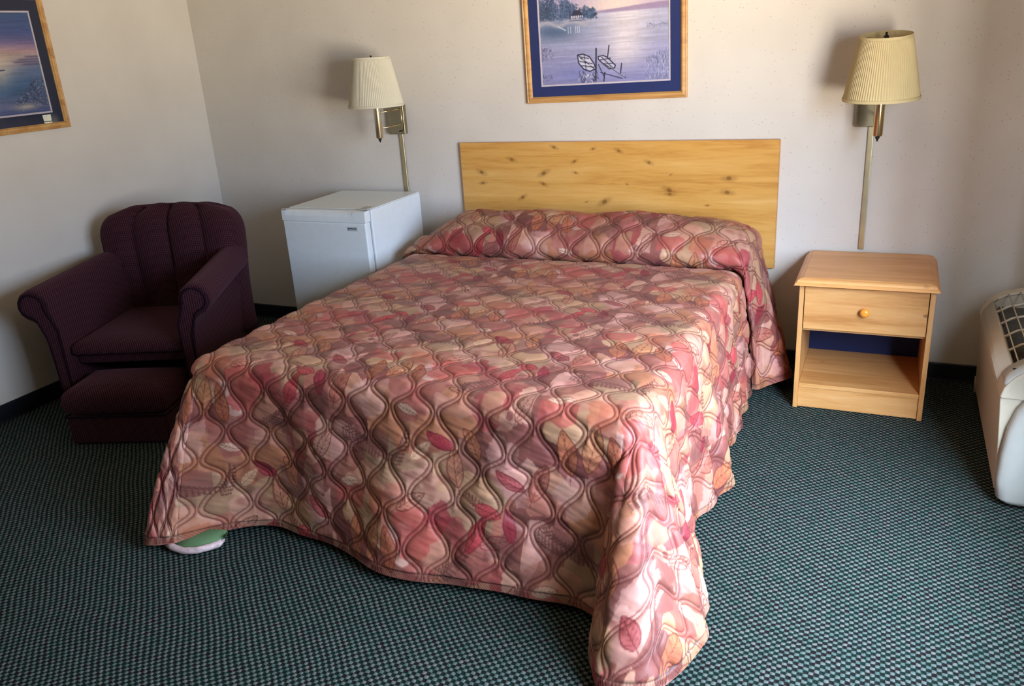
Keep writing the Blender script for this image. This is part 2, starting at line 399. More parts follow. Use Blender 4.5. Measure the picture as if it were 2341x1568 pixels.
# ------------------------------------------------------------------ quilt print
def leaf_shape(cv, cx, cy, L, Wd, ang, fill, line, fa=.8, veins=5, serr=0.0, lw=.0022):
    dx, dy = cv.local(cx, cy); ca, sa = math.cos(ang), math.sin(ang)
    u = dx*ca+dy*sa; v = -dx*sa+dy*ca; t = u/L+.5
    tt = np.clip(t, 0, 1)
    prof = Wd/2*np.sin(np.pi*tt**.85)**.8*(1+serr*np.sin(tt*60))
    inside = (t > 0) & (t < 1); d = np.where(inside, prof-np.abs(v), -1)
    if fill is not None:
        n = fbm(cv.X*60, cv.Y*60, 3, 3)
        cv.paint(sstep(d, -cv.res, cv.res)*fa*(.65+.6*n), fill)
    if line is not None:
        cv.paint(np.where(inside, 1-sstep(np.abs(d), lw*.45, lw*.45+cv.res), 0)*.9, line)
        P = lambda a, b: (cx+a*ca-b*sa, cy+a*sa+b*ca)
        cv.line([P(-L*.68, 0), P(-L*.3, Wd*.03), P(L*.5, 0)], lw*.8, line, .9)
        for k in range(veins):
            a = -L*.36+L*.75*k/veins; ta = a/L+.5+.16; e = Wd/2*math.sin(math.pi*min(max(ta, 0), 1)**.85)**.8*.85
            for sg in (1, -1): cv.line([P(a, 0), P(a+L*.09, sg*e*.6), P(a+L*.16, sg*e)], lw*.5, line, .8)
def fern(cv, x, y, L, ang, col, n=13, wd=.03):
    for k in range(n):
        t = k/(n-1); bx = x+L*t*math.cos(ang+.25*t); by = y+L*t*math.sin(ang+.25*t)
        ln = wd*(1-.75*t)+.006
        for sg in (1, -1):
            a = ang+sg*.85; ex, ey = bx+ln*math.cos(a), by+ln*math.sin(a)
            cv.line([(bx, by), (ex, ey)], .0026, col, .85)
            for q in (.35, .6, .85):
                mx, my = bx+(ex-bx)*q, by+(ey-by)*q
                for s2 in (1, -1): cv.line([(mx, my), (mx+ln*.22*math.cos(a+s2*.8), my+ln*.22*math.sin(a+s2*.8))], .0018, col, .8)
    cv.line([(x, y), (x+L*math.cos(ang+.15), y+L*math.sin(ang+.15))], .0022, col, .8)
def maple(cv, cx, cy, R, ang, col, a=.85):
    dx, dy = cv.local(cx, cy); th = np.arctan2(dy, dx)-ang; r = np.hypot(dx, dy)
    rim = R*(.78+.10*np.cos(3*th)+.07*np.cos(5*th+.7)+.035*np.sin(11*th+1)+.025*np.sin(23*th))
    n = fbm(cv.X*45, cv.Y*45, 5, 3)
    cv.paint(sstep(rim-r, -cv.res, cv.res*1.5)*a*(.7+.5*n), col)
def make_print():
    cv = Canvas(.60, .50, .001, True); X, Y = cv.X, cv.Y
    def per(fx, fy, seed):     # periodic fbm
        r = 0
        for k, a in ((1, .5), (2, .3), (4, .2)):
            x = X/cv.wm*fx*k; y = Y/cv.hm*fy*k; xi = np.floor(x).astype(int); yi = np.floor(y).astype(int); u = x-xi; v = y-yi
            u = u*u*(3-2*u); v = v*v*(3-2*v); g = lambda p, q: LAT[(p % (fx*k))+seed*11, (q % (fy*k))+seed*7]
            r = r+a*((g(xi, yi)*(1-u)+g(xi+1, yi)*u)*(1-v)+(g(xi, yi+1)*(1-u)+g(xi+1, yi+1)*u)*v)
        return r
    pal = [C8(186, 134, 108), C8(176, 114, 94), C8(154, 82, 74), C8(190, 144, 122), C8(126, 72, 64), C8(184, 144, 108),
           C8(170, 104, 88), C8(118, 62, 58), C8(192, 140, 128), C8(160, 128, 98), C8(148, 66, 64), C8(174, 112, 78), C8(138, 82, 68), C8(182, 124, 102)]
    # warped voronoi wash
    rs = np.random.RandomState(11); wx = (per(5, 4, 1)-.5)*.12+(per(24, 20, 7)-.5)*.018; wy = (per(5, 4, 2)-.5)*.12+(per(24, 20, 8)-.5)*.018
    best = np.full(X.shape, 9.); second = best.copy(); idx = np.zeros(X.shape, int)
    for k in range(26):
        sx_, sy_ = rs.rand()*cv.wm, rs.rand()*cv.hm; dx = (X+wx-sx_+cv.wm/2) % cv.wm-cv.wm/2; dy = (Y+wy-sy_+cv.hm/2) % cv.hm-cv.hm/2
        d = np.hypot(dx, dy*1.2); nb = d < best; second = np.where(nb, best, np.minimum(second, d)); idx = np.where(nb, k, idx); best = np.where(nb, d, best)
    P = np.array([pal[k % len(pal)] for k in range(26)]); base = P[idx]
    cv.C = base.copy()
    wash = per(7, 6, 3)[..., None]; cv.C = cv.C*(.84+.32*wash); cv.C = cv.C*(.93+.14*per(30, 25, 9)[..., None])
    tint = sstep(per(9, 7, 4), .55, .75); cv.paint(tint*.4, C8(192, 142, 120))
    tint = sstep(per(8, 8, 5), .58, .74); cv.paint(tint*.5, C8(130, 70, 62))
    # straight-edged patches
    for (x, y, a, b, c, al) in ((.08, .06, .12, .07, C8(116, 62, 58), .75), (.40, .05, .10, .09, C8(108, 64, 62), .8), (.22, .30, .07, .10, C8(214, 190, 182), .6),
                                (.50, .34, .09, .07, C8(104, 62, 58), .7), (.33, .20, .12, .05, C8(206, 150, 136), .6), (.02, .40, .10, .06, C8(176, 70, 66), .75), (.46, .20, .06, .08, C8(190, 154, 112), .6)):
        dx, dy = cv.local(x+a/2, y+b/2); m = np.minimum(a/2-np.abs(dx), b/2-np.abs(dy)+.006*np.sin(dx*90))
        cv.paint(sstep(m, -.001, .0015)*al*(.6+.5*per(12, 10, 6)), c)
    # big ragged leaves
    maple(cv, .30, .38, .085, .3, C8(176, 66, 62), .7); maple(cv, .36, .43, .045, 1.4, C8(146, 40, 50), .75); maple(cv, .13, .22, .070, .9, C8(206, 166, 156), .55)
    maple(cv, .53, .12, .060, 2.0, C8(204, 160, 150), .6); maple(cv, .18, .44, .055, .2, C8(178, 90, 60), .6); maple(cv, .43, .29, .050, 1.0, C8(118, 72, 66), .7)
    # fern sprigs
    fk = C8(84, 44, 40)
    fern(cv, .04, .12, .17, -.55, fk, 15, .026); fern(cv, .36, .27, .13, .5, fk, 12, .022); fern(cv, .52, .44, .10, 2.4, C8(96, 56, 44), 10, .018)
    fern(cv, .22, .05, .09, 1.0, fk, 9, .018)
    # outlined leaves
    br, ol = C8(178, 104, 56), C8(92, 30, 26)
    leaf_shape(cv, .10, .33, .125, .052, 1.75, C8(186, 106, 64), ol, .75); leaf_shape(cv, .165, .345, .12, .05, 1.45, C8(196, 128, 80), ol, .7, serr=.05)
    leaf_shape(cv, .225, .33, .115, .046, 1.9, C8(168, 84, 52), ol, .8)
    leaf_shape(cv, .475, .40, .105, .038, 1.2, C8(176, 44, 56), C8(120, 22, 34), .85); leaf_shape(cv, .53, .385, .09, .036, .3, None, C8(110, 26, 36)); leaf_shape(cv, .56, .43, .09, .03, 1.9, C8(128, 24, 42), C8(90, 16, 28), .9)
    leaf_shape(cv, .50, .46, .075, .036, -.3, C8(200, 60, 70), C8(120, 22, 34), .8)
    leaf_shape(cv, .35, .13, .085, .036, 2.6, C8(150, 30, 48), C8(100, 20, 32), .85); leaf_shape(cv, .30, .10, .080, .034, .8, C8(222, 190, 150), C8(150, 92, 70), .8)
    leaf_shape(cv, .07, .47, .07, .03, .2, C8(222, 196, 168), C8(150, 92, 76), .8); leaf_shape(cv, .44, .13, .095, .04, 2.1, C8(190, 118, 74), ol, .65)
    leaf_shape(cv, .25, .20, .07, .026, 2.9, C8(224, 200, 172), C8(140, 84, 70), .85)
    leaf_shape(cv, .58, .25, .09, .034, 1.2, None, C8(110, 34, 40))
    leaf_shape(cv, .03, .24, .11, .046, 1.3, C8(150, 70, 60), ol, .6); leaf_shape(cv, .395, .06, .11, .044, 1.8, C8(190, 120, 90), ol, .55, serr=.05)
    leaf_shape(cv, .28, .46, .09, .036, .6, None, ol); leaf_shape(cv, .555, .05, .09, .034, 2.5, C8(150, 50, 56), C8(96, 20, 30), .7)
    return cv
PRINT = make_print()
def quilt_color(s, t):
    # half-drop repeat
    s = s/1.15+.02; t = t/1.15
    col = np.floor(s/PRINT.wm); tt = t+(col % 2)*PRINT.hm*.37
    ws = (fbm(s*9, t*9, 21, 2)-.5)*.012
    c = PRINT.sample((s+ws) % PRINT.wm, (tt+ws) % PRINT.hm)
    return c*.80+np.array([.60, .385, .335])*.20
def quilt_height(s, t):
    P, A, T, ch = .080, .0305, .160, .0080
    ph = 2*np.pi*t/T; wv = np.cos(ph)+.13*np.sin(2*ph)-.05*np.cos(3*ph); dw = (-np.sin(ph)+.26*np.cos(2*ph)+.15*np.sin(3*ph))*2*np.pi/T*A
    k = 1/np.sqrt(1+dw*dw); i0 = np.round(s/P); dm = np.full(s.shape, 1.); dc = dm.copy()
    for j in (-2, -1, 0, 1, 2):
        i = i0+j; sg = np.where(i % 2 == 0, 1., -1.); x = i*P+sg*A*wv
        dc = np.minimum(dc, np.abs(s-x)*k)
        for o in (-ch, ch): dm = np.minimum(dm, np.abs(s-x-o/k*.8)*k)
    h = .0100*(1-np.exp(-(dm/.010)**.9))
    h = h*(1-.42*(1-sstep(dc, ch*.62, ch*.86)))
    # puckers running across the channels
    h += .0046*(fbm(s*11+fbm(s*5, t*5, 9, 2)*2, t*70+s*22, 31, 3)-.5)*np.clip(dm/.006, .3, 1)
    h += .0055*(fbm(s*7, t*9, 41, 2)-.5)
    return h, dm
def normals(P):
    du = np.gradient(P, axis=1); dv = np.gradient(P, axis=0); n = np.cross(du, dv); l = np.linalg.norm(n, axis=-1, keepdims=True); return n/np.maximum(l, 1e-12)
def quilt_surface(name, P, s, t, parent, hemd=None, amp=1.0, sign=1, puff=None):
    h, dm = quilt_height(s, t); n = normals(P)*sign
    col = quilt_color(s, t)
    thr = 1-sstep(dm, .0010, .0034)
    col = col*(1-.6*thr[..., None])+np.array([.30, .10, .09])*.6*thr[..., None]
    if hemd is not None:       # gathered binding band along the hem
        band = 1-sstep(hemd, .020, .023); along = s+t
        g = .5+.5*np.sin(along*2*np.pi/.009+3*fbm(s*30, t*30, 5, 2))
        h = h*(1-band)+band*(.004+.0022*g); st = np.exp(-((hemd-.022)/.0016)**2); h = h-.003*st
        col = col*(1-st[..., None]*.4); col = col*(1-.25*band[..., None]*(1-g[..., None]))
    if puff is not None: h = h*puff
    Q = P+n*(h*amp)[..., None]; Q[..., 2] = np.maximum(Q[..., 2], .006)
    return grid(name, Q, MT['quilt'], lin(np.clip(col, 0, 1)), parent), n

# ------------------------------------------------------------------ bed
BX0, BX1, BYF, BTOP = -.625, .995, -2.035, .612
def build_bed():
    b = thing('bed', 'double bed mattress and black base almost hidden under the quilted leaf-print bedspread', 'bed', (.19, -1.03, 0))
    ox, oy = .19, -1.03
    R = lambda n, x0, x1, y0, y1, z0, z1, m, bv=0: boxo(n, x0-ox, x1-ox, y0-oy, y1-oy, z0, z1, m, b, bv)
    R('mattress', BX0+.035, BX1-.035, BYF+.035, -.05, .34, .562, MT['mattress'], .04)
    R('box_spring', BX0+.045, BX1-.045, BYF+.045, -.05, .13, .335, MT['black'], .01)
    bm = bmesh.new()
    for y in (BYF+.06, -1.0, -.1): box(bm, BX0+.06-ox, BX1-.06-ox, y-oy, y+.035-oy, .095, .13)
    for x in (BX0+.055, BX1-.09): box(bm, x-ox, x+.035-ox, BYF+.06-oy, -.08-oy, .095, .13)
    obj('bed_frame', bm, MT['black'], b)
    for x in (BX0+.12, BX1-.12):
        for y in (BYF+.12, -.2):
            bm = bmesh.new(); tube(bm, [(x-ox, y-oy, .001), (x-ox, y-oy, .1)], [.028, .018], 14); obj('leg', bm, MT['black'], b, True)
build_bed()

def build_bedspread():
    root = thing('bedspread', 'quilted satin bedspread printed with pink, rust and tan autumn leaves draped over the bed', 'bedspread', (0, 0, 0))
    r = .062; ix0, ix1, iyf = BX0+r, BX1-r, BYF+r; D = r*math.pi/2+.50
    yh = -.37
    st = .0032
    S = np.arange(ix0-D, ix1+D+1e-6, st); T = np.arange(yh, iyf-D-1e-6, -st)
    s, t = np.meshgrid(S, T)
    ds = np.where(s > ix1, s-ix1, np.where(s < ix0, ix0-s, 0)); side = np.where(s > ix1, 1., -1.)
    dt = np.where(t < iyf, iyf-t, 0)
    sc_, tc_ = np.clip(s, ix0, ix1), np.maximum(t, iyf)
    th = np.arctan2(dt, np.maximum(ds, 1e-9)); th = np.where((ds <= 0) & (dt > 0), np.pi/2, th); th = np.where((ds > 0) & (dt <= 0), 0, th)
    d = np.hypot(ds, dt); dmax = D/np.maximum(np.maximum(np.cos(th), np.sin(th)), .5)
    # ---- hem targets (plan positions of the hem)
    fx = np.array([-.60, -.53, -.44, -.31, -.16, .03, .17, .30, .44, .58, .71, .81, .87, .90]);
    fy = np.array([-2.25, -2.16, -2.09, -2.055, -2.06, -2.115, -2.155, -2.158, -2.14, -2.118, -2.112, -2.118, -2.14, -2.16])
    ry = np.array([-.37, -.45, -.60, -.75, -.90, -1.03, -1.16, -1.29, -1.42, -1.52, -1.65, -1.75, -1.84, -1.93]);
    rx = np.array([1.035, 1.038, 1.050, 1.043, 1.060, 1.040, 1.075, 1.105, 1.075, 1.050, 1.036, 1.065, 1.115, 1.150])
    def cub(x, xp, fp):      # smooth interpolation (catmull-rom on index)
        i = np.clip(np.searchsorted(xp, x)-1, 0, len(xp)-2); u = np.clip((x-xp[i])/(xp[i+1]-xp[i]), 0, 1); m = np.gradient(fp, xp)
        hh = xp[i+1]-xp[i]; return (2*u**3-3*u**2+1)*fp[i]+(u**3-2*u**2+u)*hh*m[i]+(-2*u**3+3*u**2)*fp[i+1]+(u**3-u**2)*hh*m[i+1]
    footx = ix0+(ix1-ix0)*0+sc_
    Hy_f = cub(np.clip(sc_*(.90-(-.60))/(ix1-ix0)+(.90-ix1*(.90+.60)/(ix1-ix0)), -.60, .90), fx, fy)
    Hx_f = sc_*(1.50)/(ix1-ix0)+(.90-ix1*1.50/(ix1-ix0))
    Hx_r = cub(np.clip(-tc_, .37, 1.93), -ry, rx)
    Hy_r = tc_+np.where(tc_ < -1.5, (tc_+1.5)*.02/.46, 0)
    # left side: gentle drape
    Hx_l = ix0-r-.05-.02*np.sin(tc_*9)-.03*sstep(-tc_, 1.4, 1.95)
    # corners: table over theta (side=0 .. foot=pi/2)
    ta = np.radians([0, 15, 30, 42, 50, 58, 66, 76, 90])
    crx = np.array([1.152, 1.170, 1.180, 1.155, 1.085, .975, .930, .910, .900]); cry = np.array([-1.965, -2.04, -2.14, -2.27, -2.37, -2.395, -2.33, -2.235, -2.165])
    clx = np.array([-.695, -.700, -.705, -.710, -.705, -.690, -.665, -.635, -.600]); cly = np.array([-1.97, -2.05, -2.14, -2.22, -2.27, -2.29, -2.285, -2.27, -2.25])
    ix_ = lambda tab: cub(th, ta, tab)
    corner = (ds > 0) & (dt > 0); right = side > 0
    Hx = np.where(corner, np.where(right, ix_(crx), ix_(clx)), np.where(dt > 0, Hx_f, np.where(right, Hx_r, Hx_l)))
    Hy = np.where(corner, np.where(right, ix_(cry), ix_(cly)), np.where(dt > 0, Hy_f, Hy_r))
    # continuity: shift hem tables so that side/foot joints agree is in the numbers above
    a = np.minimum(d/r, np.pi/2); dirx = np.where(dt > 0, np.cos(th), 1.)*side; diry = -np.sin(th)
    dirx = np.where((ds <= 0), 0, dirx)
    ex, ey = sc_+r*np.sin(a)*dirx, tc_+r*np.sin(a)*diry
    zt = BTOP+.010*(fbm(s*2.2, t*2.2, 51, 3)-.5)+.006-.042*sstep(t, -.54, -.45)
    z1 = zt-r*(1-np.cos(a))
    u = np.clip((d-r*np.pi/2)/(dmax-r*np.pi/2), 0, 1)
    kk = np.where(corner & right, 1.0, 1.22); kk = np.where(corner & ~right, 1.22-.45*np.sin(th), kk)
    kk = np.where((dt > 0) & (ds <= 0), 1.22-.22*sstep(s, .6, .9)-.45*sstep(-s, .25, .56), kk); kk = np.where((ds > 0) & (dt <= 0) & right, 1.22-.22*sstep(-t, 1.5, 1.95), kk)
    # cusp helper so that the drape leaves the rounded edge tangentially
    g = u**kk
    zh = .030+.0*u
    ex2, ey2 = ex+(Hx-ex)*g, ey+(Hy-ey)*g
    z2 = z1+(zh-z1)*u*(1-.04*np.sin(np.pi*u))
    P = np.stack([ex2, ey2, np.where(d > r*np.pi/2, z2, z1)], -1)
    # smooth the join a little
    for _ in range(6):
        P[1:-1, 1:-1] = (P[1:-1, 1:-1]*2+P[:-2, 1:-1]+P[2:, 1:-1]+P[1:-1, :-2]+P[1:-1, 2:])/6
    # soft folds and sags on the hanging parts
    n = normals(P)*-1
    hang = sstep(d, r, r+.2)
    fold = .010*np.sin(s*17+2*fbm(s*3, t*3, 61, 2)*3)*(dt > 0)*(ds <= 0)*hang + .006*(fbm(s*6, t*6, 62, 2)-.5)*hang
    side_f = (ds > 0) & (dt <= 0)
    fold = fold+side_f*hang*(.010*np.sin(t*38+3*fbm(s*2, t*2, 63, 2))+.012*(fbm(t*11, s*3, 64, 3)-.5))
    fold = fold+(corner & right)*hang*(.008*np.sin(th*16))
    P = P+n*fold[..., None]
    hemd = np.minimum(np.minimum(s-(ix0-D), (ix1+D)-s), t-(iyf-D))
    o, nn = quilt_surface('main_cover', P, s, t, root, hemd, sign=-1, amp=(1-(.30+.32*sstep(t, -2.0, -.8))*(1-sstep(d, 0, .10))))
    # green lining just inside
    k = 6; Pl = P[::k, ::k]-nn[::k, ::k]*.007; Pl[..., 2] = np.maximum(Pl[..., 2], .003)
    lc = grid('lining', Pl, MT['lining'], None, root); lc['label'] = 'plain green lining on the underside'
    # hem roll
    bm = bmesh.new(); H, W_ = P.shape[:2]
    pts = [Vector(P[j, 0]-nn[j, 0]*.003) for j in range(0, H-4, 5)]+[Vector(P[H-1, i]-nn[H-1, i]*.003) for i in range(0, W_, 5)]+[Vector(P[j, W_-1]-nn[j, W_-1]*.003) for j in range(H-5, -1, -5)]
    for p in pts: p.z = max(p.z, .008)
    tube(bm, pts, .0058, 8); hb = obj('hem_binding', bm, mat_plain('hem_binding_cloth', srgb(176, 118, 108), .6, .4, var=.25, scale=14), root, True)
    # turned-under corner at the foot, left: shows green lining and a piped edge
    bm = bmesh.new()
    rim = [(-.645, -2.245), (-.60, -2.262), (-.55, -2.262), (-.505, -2.245), (-.475, -2.215), (-.465, -2.19), (-.47, -2.165)]
    inn = [(-.62, -2.20), (-.59, -2.19), (-.55, -2.17), (-.50, -2.16), (-.46, -2.15), (-.44, -2.16), (-.43, -2.18)]
    A = [bm.verts.new((x, y, .014)) for x, y in rim]; B = [bm.verts.new((x, y, .05)) for x, y in inn]
    for i in range(len(A)-1): bm.faces.new((A[i], A[i+1], B[i+1], B[i]))
    tc = obj('turned_corner', bm, MT['lining'], root, True); tc['label'] = 'turned-under corner showing green lining'
    sm = tc.modifiers.new('thick', 'SOLIDIFY'); sm.thickness = .005
    bm = bmesh.new(); tube(bm, [(x, y, .018+.002*math.sin(i*2.1)) for i, (x, y) in enumerate(rim)], .012, 10); o = obj('corner_piping', bm, mat_plain('pale_piping', srgb(198, 176, 180), .7, .3, var=.3, scale=60), root, True)
    # ---------------- section drawn over the pillows and tucked in front of them
    D2 = r*math.pi/2+.50
    S = np.arange(ix0-D2*.6, ix1+D2+1e-6, st); V = np.arange(0, .66, st)
    s, v = np.meshgrid(S, V)
    # profile over the pillow  (v = arc length)
    prof = np.array([(-.395, .578), (-.440, .592), (-.482, .628), (-.488, .672), (-.455, .716), (-.395, .748), (-.335, .775), (-.265, .785), (-.195, .780), (-.14, .765), (-.09, .738), (-.062, .700), (-.052, .640), (-.050, .60)])
    seg = np.r_[0, np.cumsum(np.hypot(*np.diff(prof, axis=0).T))]; vv = v/.66*seg[-1]
    m_y = np.gradient(prof[:, 0], seg); m_z = np.gradient(prof[:, 1], seg)
    def herm(x, fp, m):
        i = np.clip(np.searchsorted(seg, x)-1, 0, len(seg)-2); hh = seg[i+1]-seg[i]; q = np.clip((x-seg[i])/hh, 0, 1)
        return (2*q**3-3*q**2+1)*fp[i]+(q**3-2*q**2+q)*hh*m[i]+(-2*q**3+3*q**2)*fp[i+1]+(q**3-q**2)*hh*m[i+1]
    py, pz = herm(vv, prof[:, 0], m_y), herm(vv, prof[:, 1], m_z)
    sc_ = np.clip(s, ix0-.06, ix1+.005)
    hp_l = sstep(sc_, -.78, -.36); hp_r = np.sqrt(np.clip(1-(np.clip(sc_-.70, 0, 1)/.33)**2, 0, 1)); hp_r = hp_r*.85+.15
    hp = hp_l*hp_r*(1+.07*np.sin((sc_+.1)*5.6)+.03*np.sin(sc_*13+1))
    hp = hp*(1-.16*np.exp(-((sc_-.18)/.16)**2))
    zb = .602; z0 = zb+(pz-zb)*hp
    y0 = -.24+(py+.24)*(1-.10*(1-hp))+.012*np.sin(sc_*9)*hp
    dR = np.clip(s-(ix1+.005), 0, None); dL = np.clip((ix0-.06)-s, 0, None); d = dR+dL
    rr = .07; a = np.minimum(d/rr, np.pi/2)
    # right-hand tail hangs and flares
    w_ = v/.66
    hvx = cub(w_, np.array([0, .12, .25, .40, .55, .7, .85, 1.0]), np.array([1.055, 1.08, 1.15, 1.195, 1.19, 1.16, 1.13, 1.10]))
    hvy = cub(w_, np.array([0, .12, .25, .40, .55, .7, .85, 1.0]), np.array([-.475, -.47, -.40, -.31, -.22, -.16, -.10, -.05]))
    ex = sc_+rr*np.sin(a)*np.where(dR > 0, 1, -1)*(d > 0); ez = z0-rr*(1-np.cos(a))
    u = np.clip((d-rr*np.pi/2)/(D2-rr*np.pi/2), 0, 1)
    zh2 = .055+.03*w_
    X3 = np.where(dR > 0, ex+(hvx-ex)*u**1.1, ex-.05*u); Y3 = np.where(dR > 0, y0+(hvy-y0)*u**.8, y0)
    Y3 = np.minimum(Y3, -.046)
    Z3 = ez+(zh2-ez)*u
    X3 = X3+np.where(dR > 0, .010*np.sin(w_*20)*sstep(u, 0, .35), 0)
    P = np.stack([X3, Y3, Z3], -1)
    for _ in range(6):
        P[1:-1, 1:-1] = (P[1:-1, 1:-1]*2+P[:-2, 1:-1]+P[2:, 1:-1]+P[1:-1, :-2]+P[1:-1, 2:])/6
    n = normals(P)
    P = P+n*(.012*(fbm(s*5, v*5, 71, 3)-.5)*sstep(v, .0, .1))[..., None]
    hemd = (ix1+D2)-s
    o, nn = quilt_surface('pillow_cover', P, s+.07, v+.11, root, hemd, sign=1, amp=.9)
    o['label'] = 'top end of the bedspread, drawn over the pillows and tucked in front of them'
    k = 6; Pl = P[::k, ::k]-nn[::k, ::k]*.009
    Pl[..., 1] = np.minimum(Pl[..., 1], -.028)
    grid('lining', Pl, MT['lining'], None, root)
build_bedspread()

# ------------------------------------------------------------------ headboard
def build_headboard():
    x0, x1, z0, z1 = -.5504, 1.0651, .4963, 1.0873
    root = thing('headboard', 'honey-coloured knotty pine headboard panel fixed to the wall behind the bed', 'headboard', ((x0+x1)/2, 0, z0))
    w_, h = x1-x0, z1-z0
    bm = bmesh.new(); box(bm, -w_/2, w_/2, -.0195, -.001, 0, h)
    obj('panel_core', bm, MT['pine_top'], root)
    st = .004; xs = np.linspace(-w_/2, w_/2, int(w_/st)); zs = np.linspace(0, h, int(h/st)); X, Z = np.meshgrid(xs, zs)
    def px(u, v):    # headboard pixel -> panel coords (front corners known in the photograph)
        fx = (u-1053)/(1783-1053); zt = 330-12*fx; return (x0+fx*w_-(x0+x1)/2, h-(v-zt)/(612-318)*h)
    K = [(1185, 370, 8), (1292, 338, 7), (1385, 341, 5), (1444, 345, 7), (1105, 404, 9), (1264, 403, 10), (1340, 372, 6), (1342, 400, 5), (1512, 372, 7), (1684, 405, 10), (1681, 438, 9),
         (1106, 432, 7), (1262, 430, 7), (1208, 466, 8), (1409, 470, 11), (1557, 437, 10), (1558, 446, 7), (1462, 425, 3), (1560, 400, 3), (1366, 472, 3), (1640, 470, 4)]
    kn = np.zeros(X.shape)
    for u, v, r_ in K:
        kx, kz = px(u, v); rr = r_*.0021; a = .5*math.sin(u); dx = (X-kx)*math.cos(a)+(Z-kz)*math.sin(a); dz = -(X-kx)*math.sin(a)+(Z-kz)*math.cos(a)
        q = np.hypot(dx/1.25, dz*1.15)
        kn = np.maximum(kn, .75*(1-sstep(q, rr*.35, rr*.75))); kn = np.maximum(kn, .30*(1-sstep(np.hypot(dx*.6, dz*1.6), rr*.6, rr*1.6)))
    P = np.stack([X, np.full(X.shape, -.021), Z], -1)
    grid('front_veneer', P, MT['pine_board'], None, root, ('knot', kn))
    bm = bmesh.new()
    for a in ((-w_/2-.003, -w_/2, 0, h), (w_/2, w_/2+.003, 0, h), (-w_/2, w_/2, h, h+.003), (-w_/2, w_/2, -.003, 0)): box(bm, a[0], a[1], -.0215, -.001, a[2], a[3])
    obj('edge_banding', bm, MT['pine'], root)
build_headboard()

# ------------------------------------------------------------------ nightstand
def build_nightstand():
    x0, x1, yf, zt = 1.228, 1.737, -.481, .59
    root = thing('nightstand', 'small knotty pine nightstand with one drawer and an open shelf right of the bed', 'nightstand', ((x0+x1)/2, -.25, 0))
    ox, oy = (x0+x1)/2, -.25
    X0, X1, YF, YB = x0-ox, x1-ox, yf-oy, -.022-oy
    for a, b in ((X0, X0+.019), (X1-.019, X1)): boxo('side_panel', a, b, YF, YB, 0, zt-.03, MT['pine_z'], root, .0015)
    # moulded top
    bm = bmesh.new()
    prof = [(0, 0), (.004, .004), (.004, .009), (.010, .012), (.013, .017), (.013, .020), (.020, .0235), (.030, .026), (.034, .028)]
    tx0, tx1, ty = 1.2077-ox, 1.7509-ox, -.518-oy
    rings = []
    for ins, z in prof:
        z = z+zt-.028
        rings.append([bm.verts.new(p) for p in ((tx0+ins, YB, z), (tx0+ins, ty+ins, z), (tx1-ins, ty+ins, z), (tx1-ins, YB, z))])
    for A, B in zip(rings, rings[1:]):
        for k in range(4): bm.faces.new((A[k], A[(k+1) % 4], B[(k+1) % 4], B[k]))
    bm.faces.new(rings[0][::-1]); bm.faces.new(rings[-1]); obj('top', bm, MT['pine_top'], root)
    d = boxo('drawer', X0+.022, X1-.022, YF+.002, YF+.020, .366, .549, MT['pine'], root, .002)
    bm = bmesh.new()
    pts = [(0, 0), (.007, .0), (.0075, .008), (.012, .012), (.0175, .018), (.0185, .024), (.015, .030), (.008, .0335), (0, .0345)]
    seg = 28; rings = [[bm.verts.new((p*math.cos(2*math.pi*k/seg)+.003, YF+.002-q, .457+p*math.sin(2*math.pi*k/seg))) for k in range(seg)] for p, q in pts[1:-1]]
    for A, B in zip(rings, rings[1:]):
        for k in range(seg): bm.faces.new((A[k], A[(k+1) % seg], B[(k+1) % seg], B[k]))
    bm.faces.new(rings[-1]); kb = obj('knob', bm, MT['knob'], d, True)
    boxo('shelf', X0+.0195, X1-.0195, YF+.006, YB-.013, .096, .114, MT['pine'], root, .001)
    boxo('drawer_floor', X0+.0195, X1-.0195, YF+.03, YB-.013, .35, .362, MT['pine'], root)
    boxo('bottom_rail', X0+.0195, X1-.0195, YF+.010, YF+.026, .004, .0955, MT['pine'], root)
    bp = boxo('back_panel', X0+.0195, X1-.0195, YB-.012, YB-.004, .02, .56, MT['backing'], root); bp['label'] = 'dark navy back panel'
build_nightstand()

